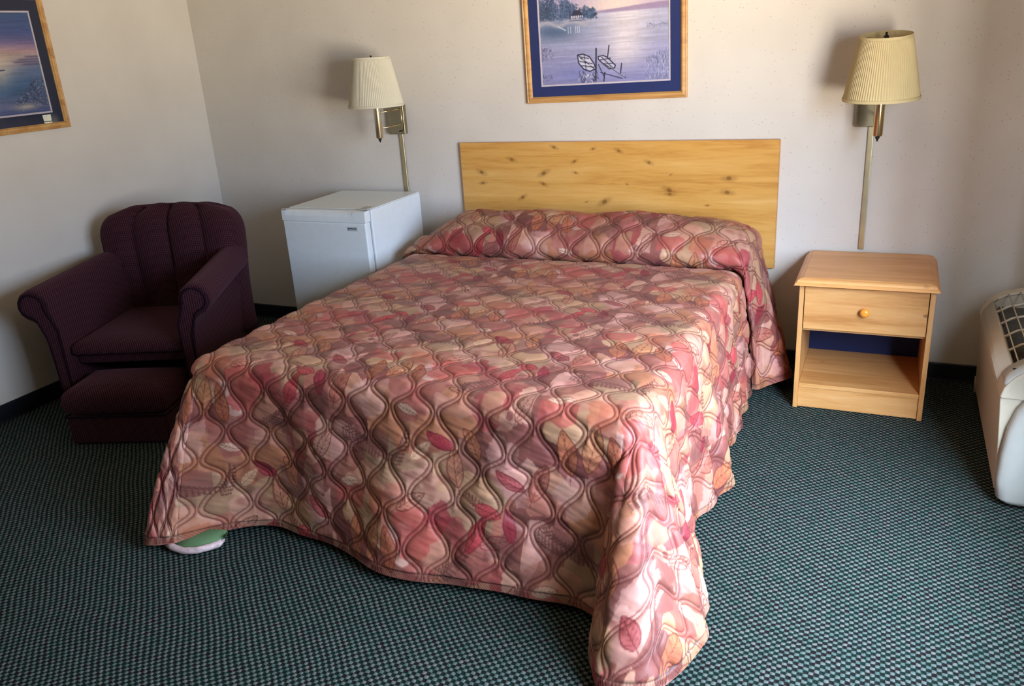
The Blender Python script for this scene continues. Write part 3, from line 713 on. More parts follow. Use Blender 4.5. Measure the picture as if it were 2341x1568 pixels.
# ------------------------------------------------------------------ fridge
def build_fridge():
    x0, x1, yb, yf, zt = -1.296, -.792, -.076, -.619, .84
    ox, oy = (x0+x1)/2, (yb+yf)/2
    root = thing('mini_fridge', 'white compact refrigerator standing between the armchair and the bed', 'refrigerator', (ox, oy, 0))
    X0, X1, YB, YF = x0-ox, x1-ox, yb-oy, yf-oy
    b = boxo('body', X0, X1, YF+.062, YB, .02, zt-.006, MT['enamel'], root, .006)
    boxo('top_panel', X0+.003, X1-.003, YF+.060, YB-.002, zt-.0058, zt, MT['enamel'], root, .003)
    boxo('door_gasket', X0+.012, X1-.012, YF+.046, YF+.0615, .06, zt-.02, MT['gasket'], root)
    bm = bmesh.new(); box(bm, X0, X1, YF, YF+.046, .05, zt-.058); d = obj('door', bm, MT['enamel'], root, bevel=.008)
    # handle rail along the door top, with a scooped grip
    bm = bmesh.new(); n = 24; A = []
    for i in range(n+1):
        t = i/n; x = X0+(X1-X0)*t; dip = .012*math.sin(math.pi*min(max((t-.06)/.8, 0), 1))**.5 if .06 < t < .86 else 0
        A.append([bm.verts.new(p) for p in ((x, YF, zt-.057), (x, YF+dip*.2, zt-.030), (x, YF+dip, zt-.006-dip*.5), (x, YF+dip+.010, zt-.002), (x, YF+.046, zt-.002), (x, YF+.046, zt-.057))])
    for P, Q in zip(A, A[1:]):
        for k in range(6): bm.faces.new((P[k], P[(k+1) % 6], Q[(k+1) % 6], Q[k]))
    bm.faces.new(A[0][::-1]); bm.faces.new(A[-1]); obj('door_handle', bm, MT['enamel'], d, False)
    boxo('hinge_cover', X1-.05, X1+.001, YF+.030, YF+.095, zt+.0002, zt+.008, MT['plastic_white'], root, .003)
    boxo('end_cap', X0-.001, X0+.03, YF+.001, YF+.02, zt-.0018, zt+.003, MT['plastic_white'], root, .002)
    cx = X0+(X1-X0)*.845; bz = .752
    lb = boxo('badge', cx-.030, cx+.030, YF-.002, YF-.0002, bz-.010, bz+.010, MT['label'], d, .0006)
    bm = bmesh.new(); tube(bm, [(cx-.021, YF-.0025, bz+.001), (cx-.021, YF-.002, bz+.001)], .0042, 14)
    rs = random.Random(3); x = cx-.013
    for i in range(9):
        w_ = rs.uniform(.0024, .0034); box(bm, x, x+w_, YF-.0026, YF-.002, bz-.0012, bz+(.0052 if i == 0 else rs.choice((.003, .0042)))); x += w_+.0012
    obj('badge_mark', bm, MT['ink'], lb)
    for a in (X0+.04, X1-.04):
        for c in (YF+.09, YB-.04):
            bm = bmesh.new(); tube(bm, [(a, c, 0), (a, c, .021)], .016, 12); obj('foot', bm, MT['ink'], root)
build_fridge()

# ------------------------------------------------------------------ armchair (x = width, -y = front)
def build_armchair():
    root = thing('armchair', 'burgundy channel-back club armchair with rolled arms in the left corner', 'armchair', (-1.71, -1.13, 0), rad(21))
    U = MT['upholstery']
    # base under the seat
    bm = bmesh.new(); box(bm, -.27, .27, -.33, .36, .285, .33); obj('seat_frame', bm, U, root, bevel=.012)
    bm = bmesh.new(); box(bm, -.27, .27, -.10, .36, .02, .284); obj('seat_deck', bm, U, root, bevel=.01)
    # seat cushion : domed block
    n, m = 40, 40; P = np.zeros((m, n, 3))
    def cushion(name, x0, x1, y0, y1, z0, z1, dome, rnd, par, mat=U):
        bm = bmesh.new(); nx, ny = 22, 18; lay = []
        for lev, (ins, z) in enumerate(((rnd*.5, z0), (0, z0+rnd*.5), (0, z1-rnd), (rnd*.3, z1-rnd*.3), (rnd, z1))):
            ring = []
            per = [(x0+ins, y0+ins), (x1-ins, y0+ins), (x1-ins, y1-ins), (x0+ins, y1-ins)]
            for i in range(4):
                a, b = per[i], per[(i+1) % 4]; k = nx if i % 2 == 0 else ny
                for j in range(k): t = j/k; ring.append(bm.verts.new((a[0]+(b[0]-a[0])*t, a[1]+(b[1]-a[1])*t, z)))
            lay.append(ring)
        for A, B in zip(lay, lay[1:]):
            for k in range(len(A)): bm.faces.new((A[k], A[(k+1) % len(A)], B[(k+1) % len(A)], B[k]))
        bm.faces.new(lay[0][::-1])
        # top grid
        ins = rnd; gx = nx; gy = ny; top = {}
        ring = lay[-1]
        def edge(i, j):
            if j == 0: return ring[i] if i < nx else ring[nx]
            if i == nx: return ring[nx+j]
            if j == ny: return ring[nx+ny+(nx-i)]
            if i == 0: return ring[(2*nx+ny+(ny-j)) % len(ring)]
        for i in range(nx+1):
            for j in range(ny+1):
                ev = edge(i, j)
                if ev is None:
                    u, v = i/nx, j/ny; zz = z1+dome*(math.sin(math.pi*u)*math.sin(math.pi*v))**.45
                    ev = bm.verts.new((x0+ins+(x1-x0-2*ins)*u, y0+ins+(y1-y0-2*ins)*v, zz))
                top[i, j] = ev
        for i in range(nx):
            for j in range(ny): bm.faces.new((top[i, j], top[i+1, j], top[i+1, j+1], top[i, j+1]))
        o = obj(name, bm, mat, par, True); sb = o.modifiers.new('s', 'SUBSURF'); sb.levels = 1; sb.render_levels = 1; return o
    cushion('seat_cushion', -.272, .272, -.375, .20, .332, .40, .022, .03, root)
    # arms: flowing scroll profile
    for sg in (-1, 1):
        cxr, czr, r_ = .372, .595, .070
        prof = [(.275, .10), (.275, .48)]
        prof += [(cxr+r_*math.cos(a)*1.05, czr+r_*math.sin(a)) for a in [rad(q) for q in (195, 170, 145, 120, 95, 70, 45, 20, -5, -30, -55, -75)]]
        prof += [(.362, .505), (.345, .44), (.336, .34), (.332, .22), (.330, .10)]
        cuts = [(-.385, .90, 0), (-.400, .97, 0), (-.392, 1.0, 0)]
        ys = [-.400, -.392, -.37, -.2, 0, .15, .26]
        sc_ = [.975, .995, 1, 1, 1, 1, .98]
        cx0, cz0 = .33, .40
        bm = bmesh.new()
        prism(bm, prof, lambda a, b, c: (sg*(cx0+(a-cx0)*sc_[c]-.055*max(0, (ys[c]+.37)/.6)*(1 if b > .45 else .2)), ys[c], max(.03, (cz0+(b-cz0)*sc_[c]+(ys[c]+.4)*.05*(b > .3)))), range(len(ys)))
        arm = obj('arm', bm, U, root, True); es = arm.modifiers.new('e', 'EDGE_SPLIT'); es.split_angle = rad(50)
        # piped, slightly inset front panel
        inner = [(.3035+(a-.3035)*.80 if b < .5 else cxr+(a-cxr)*.74, (b if b > .11 else .03) if b < .5 else czr+(b-czr)*.74) for a, b in prof]
        bm = bmesh.new(); prism(bm, inner, lambda a, b, c: (sg*a, c, b), (-.409, -.398)); obj('arm_front', bm, U, arm)
        bm = bmesh.new(); tube(bm, [(sg*a, -.409, b) for a, b in inner], .0045, 8, closed=True); obj('piping', bm, MT['piping'], arm, True)
    # back: four fanned channels
    nz, na = 46, 160; prof_ring = []
    bm = bmesh.new(); rings = []; na = 176
    for k in range(nz+1):
        t = k/nz; z = .24+(.868-.24)*t
        top = max(0, (z-.745)/.123); hw = .345+.020*float(sstep(np.array(z), .45, .75))
        hw = float(hw)*(1-.24*(1-math.sqrt(max(0, 1-top**2.4)))) if top > 0 else float(hw)
        th_b = .165*(math.sqrt(max(0, 1-max(0, (z-.76)/.1085)**2))*.8+.2 if z > .76 else 1.0)
        yb = .385; yf = yb-th_b-(.045*(1-t))-.015
        if z > .76: off = (.165-th_b)/2; yb -= off*.6; yf = yb-th_b-.045*(1-t)-.015
        ring = []
        for i in range(na):     # superellipse plan section
            hn = na//2; q_ = (i % hn)/hn; q_ = .5-.5*math.cos(math.pi*q_)*(.45+.55*abs(math.cos(math.pi*q_))**2)**.5 if False else q_
            q_ = q_+.0; ux = math.copysign(1-(1-abs(1-2*q_))**1.35, 1-2*q_); uy = max(0, 1-abs(ux)**5)**.2
            if i >= hn: ux = -ux; uy = -uy
            x = hw*ux; ym, hy = (yb+yf)/2, (yb-yf)/2; y = ym-hy*uy
            if uy > 0.05:
                f = (ux+1)*2; q = abs(math.sin(math.pi*f)) if f not in (0, 4) else 0
                y -= (.042*(q**.5)-.018)*min(1, uy*1.4)*(1-.55*abs(ux)**6)
                y += .030*(1-ux*ux)*min(1, uy)       # barrelled
            crown = .018*abs(math.sin(math.pi*(ux+1)*2))**.5*(t**10) if t > .8 else 0
            ring.append(bm.verts.new((x, y, z+crown+(.012*(1-ux*ux)*t**6))))
        rings.append(ring)
    for A, B in zip(rings, rings[1:]):
        for k in range(na): bm.faces.new((A[k], A[(k+1) % na], B[(k+1) % na], B[k]))
    bm.faces.new(rings[0][::-1])
    # close the top with shrinking rings
    last = rings[-1]; cx_, cy_ = 0, sum(v.co.y for v in last)/na
    for sc1, dz in ((.75, .006), (.4, .009)):
        nr = [bm.verts.new((v.co.x*(sc1*.3+.7), cy_+(v.co.y-cy_)*sc1, v.co.z+dz)) for v in last[:]] if sc1 == .75 else [bm.verts.new((v.co.x*.9, cy_+(v.co.y-cy_)*.5, v.co.z+.002)) for v in last]
        for k in range(na): bm.faces.new((last[k], last[(k+1) % na], nr[(k+1) % na], nr[k]))
        last = nr
    bm.faces.new(last)
    bk = obj('backrest', bm, U, root, True)
    bm = bmesh.new(); box(bm, -.33, .33, .26, .385, .03, .26); obj('rear_base', bm, U, root, bevel=.01)
    for x in (-.29, .29):
        for y in (-.36, .35):
            bm = bmesh.new(); tube(bm, [(x, y, 0), (x, y, .05)], [.016, .022], 12); obj('leg', bm, MT['black'], root, True)
    return cushion
cushion = build_armchair()
def build_ottoman():
    a = rad(20)
    # front-left bottom corner at (-1.70,-1.78)
    w_, d_ = .475, .30; wx, wy = math.cos(a), math.sin(a); fx_, fy_ = -math.sin(a), math.cos(a)
    cx, cy = -1.70+wx*w_/2+fx_*d_/2, -1.78+wy*w_/2+fy_*d_/2
    root = thing('ottoman', 'low burgundy upholstered ottoman pushed against the front of the armchair', 'ottoman', (cx, cy, 0), a)
    boxo('base', -w_/2+.008, w_/2-.008, -d_/2+.008, d_/2-.008, .004, .135, MT['upholstery'], root, .012)
    cushion('cushion', -w_/2, w_/2, -d_/2, d_/2, .137, .260, .020, .04, root)
    bm = bmesh.new(); z = .136; p = [(-w_/2+.006, -d_/2+.006, z), (w_/2-.006, -d_/2+.006, z), (w_/2-.006, d_/2-.006, z), (-w_/2+.006, d_/2-.006, z)]
    tube(bm, p, .004, 6, closed=True); obj('piping', bm, MT['piping'], root, True)
build_ottoman()

# ------------------------------------------------------------------ wall lamps
def build_lamp(label, px, plate, shade_c, rod_z, hinge_x, arms, shade_mat, metal, strip, rod_y, plate_m, strip_m, tilt=(0, 0)):
    root = thing('wall_lamp', label, 'wall lamp', (px, 0, plate[2]), 0, None)
    zo = plate[2]
    X = lambda x: x-px
    boxo('backplate', X(plate[0]), X(plate[1]), -.032, -.001, 0, plate[3]-zo, plate_m, root, .003)
    rx_, ry_ = shade_c[0], rod_y
    bm = bmesh.new()
    tube(bm, [(X(rx_), ry_, rod_z[0]-zo), (X(rx_), ry_, rod_z[0]+.004-zo), (X(rx_), ry_, rod_z[1]-zo)], [.0165, .0185, .0185], 24)
    stem = obj('lamp_stem', bm, metal, root, True)
    es = stem.modifiers.new('e', 'EDGE_SPLIT'); es.split_angle = rad(50)
    bm = bmesh.new(); tube(bm, [(X(rx_), ry_, rod_z[0]-.022-zo), (X(rx_), ry_, rod_z[0]-.012-zo), (X(rx_), ry_, rod_z[0]-.008-zo), (X(rx_), ry_, rod_z[0]-.0005-zo)], [.002, .0055, .0085, .0085], 14)
    obj('finial', bm, MT['dark_metal'], stem, True)
    for za in arms:
        bm = bmesh.new(); tube(bm, [(X(hinge_x), -.036, za+.004-zo), (X(hinge_x)*.8+X(rx_)*.2, -.07, za+.003-zo), (X(rx_), ry_+.010, za-zo)], .0042, 10); obj('arm', bm, MT['brass'], root, True)
    bm = bmesh.new(); tube(bm, [(X(hinge_x), -.038, .02), (X(hinge_x), -.038, plate[3]-zo-.01)], .0042, 12); obj('hinge', bm, MT['brass_light'], root, True)
    # switch
    bm = bmesh.new(); tube(bm, [(X(plate[1])-.018, -.0325, .018), (X(plate[1])-.018, -.045, .018)], .004, 10); tube(bm, [(X(plate[1])-.032, -.0325, .016), (X(plate[1])-.032, -.037, .016)], .003, 8)
    obj('switch', bm, MT['dark_metal'], root, True)
    # pleated shade
    rb, rtp, h, zb = .143, .095, .240, shade_c[2]; lean = tilt[2] if len(tilt) > 2 else 0
    n = 88*6; ZL = 14; bm = bmesh.new(); rings = []
    for k in range(ZL+1):
        t = k/ZL; r0 = rb+(rtp-rb)*t; amp = .0016*(1 if 0 < k < ZL else .1); ring = []
        for i in range(n):
            a = 2*math.pi*i/n; q = (i % 6)/6; wv = (1-abs(2*q-1))*2-1
            r_ = r0+amp*wv; ring.append(bm.verts.new((X(rx_)+r_*math.cos(a)+tilt[0]*t, ry_+r_*math.sin(a)+tilt[1]*t, zb-zo+h*t+lean*(r_*math.sin(a))*(.4+.6*t))))
        rings.append(ring)
    for A, B in zip(rings, rings[1:]):
        for i in range(n): bm.faces.new((A[i], A[(i+1) % n], B[(i+1) % n], B[i]))
    sh = obj('lamp_shade', bm, shade_mat, root, True); so = sh.modifiers.new('s', 'SOLIDIFY'); so.thickness = .0012; so.offset = -1
    for nm, tz, r_ in (('shade_trim', .004, rb+.001), ('shade_trim', h-.004, rtp+.001)):
        bm = bmesh.new(); m = 64; t = tz/h
        for dz0, dz1 in ((-.005, .006),):
            ro = [[bm.verts.new((X(rx_)+(r_+e2)*math.cos(2*math.pi*i/m)+tilt[0]*t, ry_+(r_+e2)*math.sin(2*math.pi*i/m)+tilt[1]*t, zb-zo+tz+dz+lean*r_*math.sin(2*math.pi*i/m)*(.4+.6*t))) for i in range(m)] for e2, dz in ((.0005, dz0), (.0012, dz0+.001), (.0012, dz1-.001), (.0002, dz1))]
            for A, B in zip(ro, ro[1:]):
                for i in range(m): bm.faces.new((A[i], A[(i+1) % m], B[(i+1) % m], B[i]))
        obj(nm, bm, shade_mat, sh, True)
    # harp spider, socket, bulb inside
    bm = bmesh.new(); ztop = zb-zo+h-.014
    for k in range(3):
        a = k*2*math.pi/3+.4; tube(bm, [(X(rx_)+tilt[0], ry_+tilt[1], ztop), (X(rx_)+tilt[0]+(rtp-.002)*math.cos(a), ry_+tilt[1]+(rtp-.002)*math.sin(a), ztop+.006)], .0016, 6)
    tube(bm, [(X(rx_), ry_, rod_z[1]-zo), (X(rx_)+tilt[0], ry_+tilt[1], ztop)], .002, 6)
    obj('shade_harp', bm, MT['brass'], root, True)
    bm = bmesh.new(); tube(bm, [(X(rx_)+tilt[0], ry_+tilt[1], ztop), (X(rx_)+tilt[0], ry_+tilt[1], ztop+.010), (X(rx_)+tilt[0], ry_+tilt[1], ztop+.012), (X(rx_)+tilt[0], ry_+tilt[1], ztop+.024)], [.010, .010, .005, .004], 10); obj('top_nut', bm, MT['dark_metal'], root, True)
    # cord cover running down the wall
    bm = bmesh.new(); box(bm, X(strip[0]), X(strip[1]), -.011, -.001, strip[2]-zo, -.001); s = obj('cord_cover', bm, strip_m, root, bevel=.002)
build_lamp('brass swing-arm wall lamp with ivory pleated shade above the white refrigerator', -.922, (-.975, -.872, 1.140, 1.295), (-.926, -.2, 1.300), (1.140, 1.33), -.882, (1.268, 1.188), MT['shade_white'], MT['brass_light'], (-.925, -.901, .80), -.20, MT['brass_dull'], MT['brass_light'])
build_lamp('brass swing-arm wall lamp with cream pleated shade above the nightstand', 1.427, (1.372, 1.482, 1.140, 1.300), (1.470, -.25, 1.272), (1.128, 1.30), 1.452, (1.255, 1.190), MT['shade_cream'], MT['brass'], (1.427, 1.450, .60), -.25, MT['brass_dull'], MT['brass_light'], (0, 0, .13))

# ------------------------------------------------------------------ pictures
def art_lake():
    cv = Canvas(.625, .485, .0012); X, Y = cv.X/cv.wm, cv.Y/cv.hm        # Y up
    hz = .675
    sky = C8(196, 182, 214)*(1-sstep(Y, hz, 1)[..., None])+C8(150, 150, 206)*sstep(Y, hz, 1)[..., None]
    glow = np.exp(-((X-.62)/.26)**2-((Y-hz-.05)/.16)**2)[..., None]; sky = sky*(1-glow)+C8(246, 226, 222)*glow
    wat = C8(146, 148, 196)*(1-sstep(Y, 0, hz)[..., None])+C8(182, 184, 214)*sstep(Y, 0, hz)[..., None]
    g2 = np.exp(-((X-.66-.10*(Y-.3))/.17)**2)[..., None]*sstep(Y, .02, .3)[..., None]; wat = wat*(1-g2*.75)+C8(240, 230, 236)*g2*.75
    st = fbm(X*6, Y*70, 3, 4); wat = wat*(.90+.22*st[..., None])
    tl = np.exp(-((X-.12)/.22)**2-((Y-.52)/.10)**2)*.75; m = (Y < hz); cv.C = np.where(m[..., None], wat, sky)
    cv.paint(tl*m, C8(64, 92, 130)); cv.paint(np.exp(-((X-.30)/.20)**2-((Y-.10)/.07)**2)*.4, C8(110, 120, 190))
    # far shore right
    sh = sstep(Y, hz-.03, hz-.008)*(1-sstep(Y, hz+.0+.035*sstep(X, .45, 1), hz+.012+.035*sstep(X, .45, 1)))*sstep(X, .38, .55); cv.paint(sh*.7, C8(150, 128, 172))
    # wooded point left
    rs = np.random.RandomState(4)
    for k in range(95):
        x = rs.rand()**1.1*.44*cv.wm; hgt = (.30*(1-(x/cv.wm/.50))*.75+.03)*cv.hm*(.6+.6*rs.rand()); y = (hz-.06+rs.rand()*.03)*cv.hm
        c = C8(66, 80, 104)*(.8+.7*rs.rand())+C8(0, 4, 16)*rs.rand()
        cv.line([(x, y), (x+.004*rs.randn(), y+hgt)], .0022, c, .8)
        for q in range(26):
            t = rs.rand(); ww = .02*(1-t)+.004; yy = y+hgt*t; xx = x+ww*(rs.rand()-.5)*1.7; cv.line([(xx, yy), (xx+.006*rs.randn(), yy+.004*rs.randn())], .004, c*(.7+.6*rs.rand()), .5)
    bank = sstep(.42-X, 0, .05)*np.exp(-((Y-(hz-.09+.02*np.sin(X*30)))/.022)**2); cv.paint(bank*.8, C8(186, 184, 202))
    # cottage
    w_, h = cv.wm, cv.hm
    for i in range(8): cv.line([((.262+i*.003)*w_, (.655+i*.006)*h), ((.345-i*.003)*w_, (.655+i*.006)*h)], .003, C8(54, 52, 76), .9)
    cv.line([(.262*w_, .64*h), (.345*w_, .64*h)], .010, C8(214, 214, 232), .9)
    for x in (.272, .29, .308, .326, .34): cv.line([(x*w_, .632*h), (x*w_, .65*h)], .003, C8(60, 58, 84), .9)
    cv.line([(.25*w_, .70*h), (.25*w_, .62*h)], .004, C8(60, 60, 84), .9); cv.line([(.24*w_, .605*h), (.37*w_, .605*h)], .004, C8(90, 92, 120), .8)
    for x in (.23, .25, .29, .305, .32): cv.line([(x*w_, .49*h), (x*w_, .55*h)], .004, C8(214, 222, 238), .7)
    cv.line([(.15*w_, .56*h), (.21*w_, .52*h)], .006, C8(206, 214, 232), .8)
    # row boats and mooring posts
    def pp(u, v): return ((u-1240)/(1527-1240)*w_, ((197-(u-1240)*.045)-v)/235*h)
    dk, lt = C8(44, 46, 74), C8(224, 224, 240)
    B = [(1325, 128), (1338, 126), (1352, 132), (1362, 148), (1366, 160), (1352, 165), (1338, 160), (1327, 146), (1325, 128)]
    from_ = [pp(*b) for b in B]
    cxp = sum(a for a, _ in from_)/len(from_); cyp = sum(b for _, b in from_)/len(from_)
    for f in np.linspace(.95, .05, 12): cv.line([(cxp+(a-cxp)*f, cyp+(b-cyp)*f) for a, b in from_], .006, C8(206, 206, 228), .9)
    cv.line(from_, .0055, dk)
    for a, b in (((1330, 132), (1350, 136)), ((1328, 142), (1358, 148)), ((1334, 152), (1362, 156)), ((1326, 128), (1365, 162)), ((1340, 128), (1344, 163)), ((1332, 136), (1344, 144))): cv.line([pp(*a), pp(*b)], .0042, dk, .85)
    for a, b in (((1330, 138), (1354, 142)), ((1332, 148), (1360, 152))): cv.line([pp(*a), pp(*b)], .0038, lt, .9)
    for q in range(90):
        u = 1326+rs.rand()*44; v = 164+rs.rand()*26; cv.line([pp(u, v), pp(u+3*rs.randn(), v+6)], .0034, dk if rs.rand() < .6 else lt, .6)
    C2 = [(1372, 132), (1384, 130), (1392, 134), (1410, 152), (1408, 158), (1396, 160), (1380, 146), (1372, 138), (1372, 132)]
    f2 = [pp(*b) for b in C2]; cxp = sum(a for a, _ in f2)/len(f2); cyp = sum(b for _, b in f2)/len(f2)
    for f in np.linspace(.95, .05, 10): cv.line([(cxp+(a-cxp)*f, cyp+(b-cyp)*f) for a, b in f2], .006, C8(196, 196, 222), .9)
    cv.line(f2, .005, dk)
    for a, b in (((1376, 140), (1400, 136)), ((1384, 148), (1406, 148)), ((1380, 134), (1404, 158)), ((1388, 150), (1432, 180)), ((1376, 168), (1425, 182)), ((1372, 150), (1384, 178))): cv.line([pp(*a), pp(*b)], .0042, dk, .85)
    cv.line([pp(1388, 148), pp(1430, 178)], .002, lt, .9)
    for (a, b, wd) in (((1368, 114), (1365, 184), .0075), ((1397, 108), (1393, 134), .0055), ((1424, 148), (1421, 170), .0055), ((1386, 168), (1383, 188), .006)): cv.line([pp(*a), pp(*b)], wd, C8(58, 58, 82))
    # reeds
    for q in range(420):
        u = 1475+rs.rand()**.7*50; v = 115+rs.rand()*70
        if v < 118+(1525-u)*.45: continue
        cv.line([pp(u, v), pp(u+1.5*rs.randn(), v-3-5*rs.rand())], .0018, C8(96, 104, 150) if rs.rand() < .55 else C8(206, 210, 232), .6)
    for q in range(120):
        u = 1242+rs.rand()**2*26; v = rs.choice([118, 135, 182])+rs.randn()*5; cv.line([pp(u, v), pp(u+2*rs.randn(), v-6*rs.rand())], .0018, C8(74, 76, 110), .6)
    for q in range(60): u = 1480+rs.rand()*46; v = 66+rs.randn()*3; cv.line([pp(u, v), pp(u+2*rs.randn(), v-3)], .0018, C8(110, 116, 160), .5)
    return cv
def art_sunset():
    cv = Canvas(.625, .465, .0015); X, Y = cv.X/cv.wm, cv.Y/cv.hm
    stops = [(0, C8(70, 86, 138)), (.10, C8(104, 112, 152)), (.25, C8(70, 104, 146)), (.45, C8(92, 116, 160)), (.56, C8(176, 160, 168)), (.62, C8(186, 150, 160)), (.70, C8(122, 108, 158)), (.80, C8(70, 90, 150)), (1, C8(62, 92, 142))]
    xs = np.array([s[0] for s in stops]); cs = np.array([s[1] for s in stops]); yy = Y+.03*(fbm(X*4, Y*14, 5, 3)-.5)
    cv.C = np.stack([np.interp(yy, xs, cs[:, k]) for k in range(3)], -1)
    g = np.exp(-((X-.60)/.22)**2-((Y-.52)/.13)**2); cv.paint(g*.8, C8(230, 204, 178))
    g = np.exp(-((X-.66)/.08)**2)*sstep(Y, .18, .45)*(Y < .55); cv.paint(g*.6, C8(206, 200, 190))
    st = fbm(X*5, Y*80, 8, 4); cv.C = cv.C*(.86+.30*st[..., None])
    for y, x0, x1 in ((.54, .80, 1.0), (.515, .76, .98), (.49, .82, 1.0), (.565, .86, 1.0)): cv.paint(sstep(X, x0, x0+.06)*np.exp(-((Y-y)/.010)**2)*.7, C8(84, 74, 116))
    rs = np.random.RandomState(9); w_, h = cv.wm, cv.hm
    for q in range(900):
        x = .74+rs.rand()*.26; top = .10+.22*sstep(np.array(x), .74, .95); y = .06+rs.rand()*(float(top)-.02)
        cv.line([(x*w_, y*h), ((x+.012*rs.randn())*w_, (y+.012*rs.randn())*h)], .004, (C8(50, 62, 98), C8(74, 92, 140), C8(150, 160, 186), C8(60, 70, 96))[rs.randint(4)], .5)
    cv.line([(.62*w_, .44*h), (.70*w_, .445*h)], .006, C8(60, 70, 100)); cv.line([(.66*w_, .44*h), (.655*w_, .47*h)], .004, C8(60, 70, 100))
    cv.paint(np.exp(-((X-.80)/.10)**2-((Y-.07)/.03)**2)*.8, C8(196, 188, 176))
    return cv
def build_picture(name, label, to_world, w_, h, art, mat1, fr=.030, mat_w=.047, bev=.008, extras=None):
    """local coords: a along width, b up, c out of the wall"""
    root = thing(name, label, 'picture', to_world(w_/2, 0, 0))
    o = Vector(root.location); L = lambda a, b, c: Vector(to_world(a, b, c))-o
    def ring(nm, prof, ins0, mat, sm=False):
        bm = bmesh.new(); rings = []
        for ins, c in prof:
            i = ins+ins0; rings.append([bm.verts.new(L(*p, c)) for p in ((i, i), (w_-i, i), (w_-i, h-i), (i, h-i))])
        for A, B in zip(rings, rings[1:]):
            for k in range(4): bm.faces.new((A[k], A[(k+1) % 4], B[(k+1) % 4], B[k]))
        return obj(nm, bm, mat, root)
    ring('frame', [(0, .001), (0, .014), (.002, .018), (.006, .0195), (.009, .0175), (.012, .0195), (.018, .021), (.023, .020), (.026, .016), (fr, .012), (fr, .004)], 0, MT['frame'])
    ring('mat_board', [(0, .0085), (mat_w, .0085), (mat_w+.0005, .007)], fr, mat1)
    ring('inner_mat', [(0, .0068), (bev, .0068), (bev+.0004, .0055)], fr+mat_w, MT['mat_white'])
    i = fr+mat_w+bev-.001; aw, ah = w_-2*i, h-2*i; st = .0014
    A, B = np.meshgrid(np.arange(0, aw, st), np.arange(0, ah, st))
    P = np.array([[0, 0, 0]]*A.size, float).reshape(A.shape+(3,))
    p0, px_, py_ = L(i, i, .0050), L(i+1, i, .0050), L(i, i+1, .0050); ux, uy = np.array(px_-p0), np.array(py_-p0)
    P = np.array(p0)+A[..., None]*ux+B[..., None]*uy
    cv = art; col = cv.sample(A/aw*cv.wm, B/ah*cv.hm); grid('print', P, MT['art'], lin(np.clip(col, 0, 1)), root)
    bm = bmesh.new(); bm.faces.new([bm.verts.new(L(*p, .0105)) for p in ((fr, fr), (w_-fr, fr), (w_-fr, h-fr), (fr, h-fr))]); obj('glass', bm, MT['glass'], root)
    if extras: extras(root, L)
    return root
PW = .80
sl = .010     # hangs very slightly out of level
def tw_mid(a, b, c): ca, sa = math.cos(sl), math.sin(sl); return (-.156+a*ca-b*sa, -c, 1.276+a*sa+b*ca)
build_picture('framed_picture', 'oak-framed lake print with two rowboats hanging above the headboard', tw_mid, PW, .64, art_lake(), MT['mat_navy'])
def lp_extras(root, L):  # flat white rectangle with a thin strip under it, on the glass
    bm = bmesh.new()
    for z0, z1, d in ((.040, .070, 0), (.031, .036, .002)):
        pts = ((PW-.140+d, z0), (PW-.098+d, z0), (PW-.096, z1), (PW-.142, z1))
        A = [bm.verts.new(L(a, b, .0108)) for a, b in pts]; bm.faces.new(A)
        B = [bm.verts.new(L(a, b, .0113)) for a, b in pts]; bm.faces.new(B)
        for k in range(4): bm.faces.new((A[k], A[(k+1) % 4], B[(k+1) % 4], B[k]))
    s = obj('white_patch', bm, mat_plain('patch_white', srgb(226, 230, 214), .8, .2), root); s['label'] = 'small white patch on the glass'
build_picture('framed_picture', 'oak-framed sunset seascape print on the left wall, partly cut off', lambda a, b, c: (LX+c, -.957-PW+a, 1.305+b), PW, .62, art_sunset(), MT['mat_dark'], extras=lp_extras)

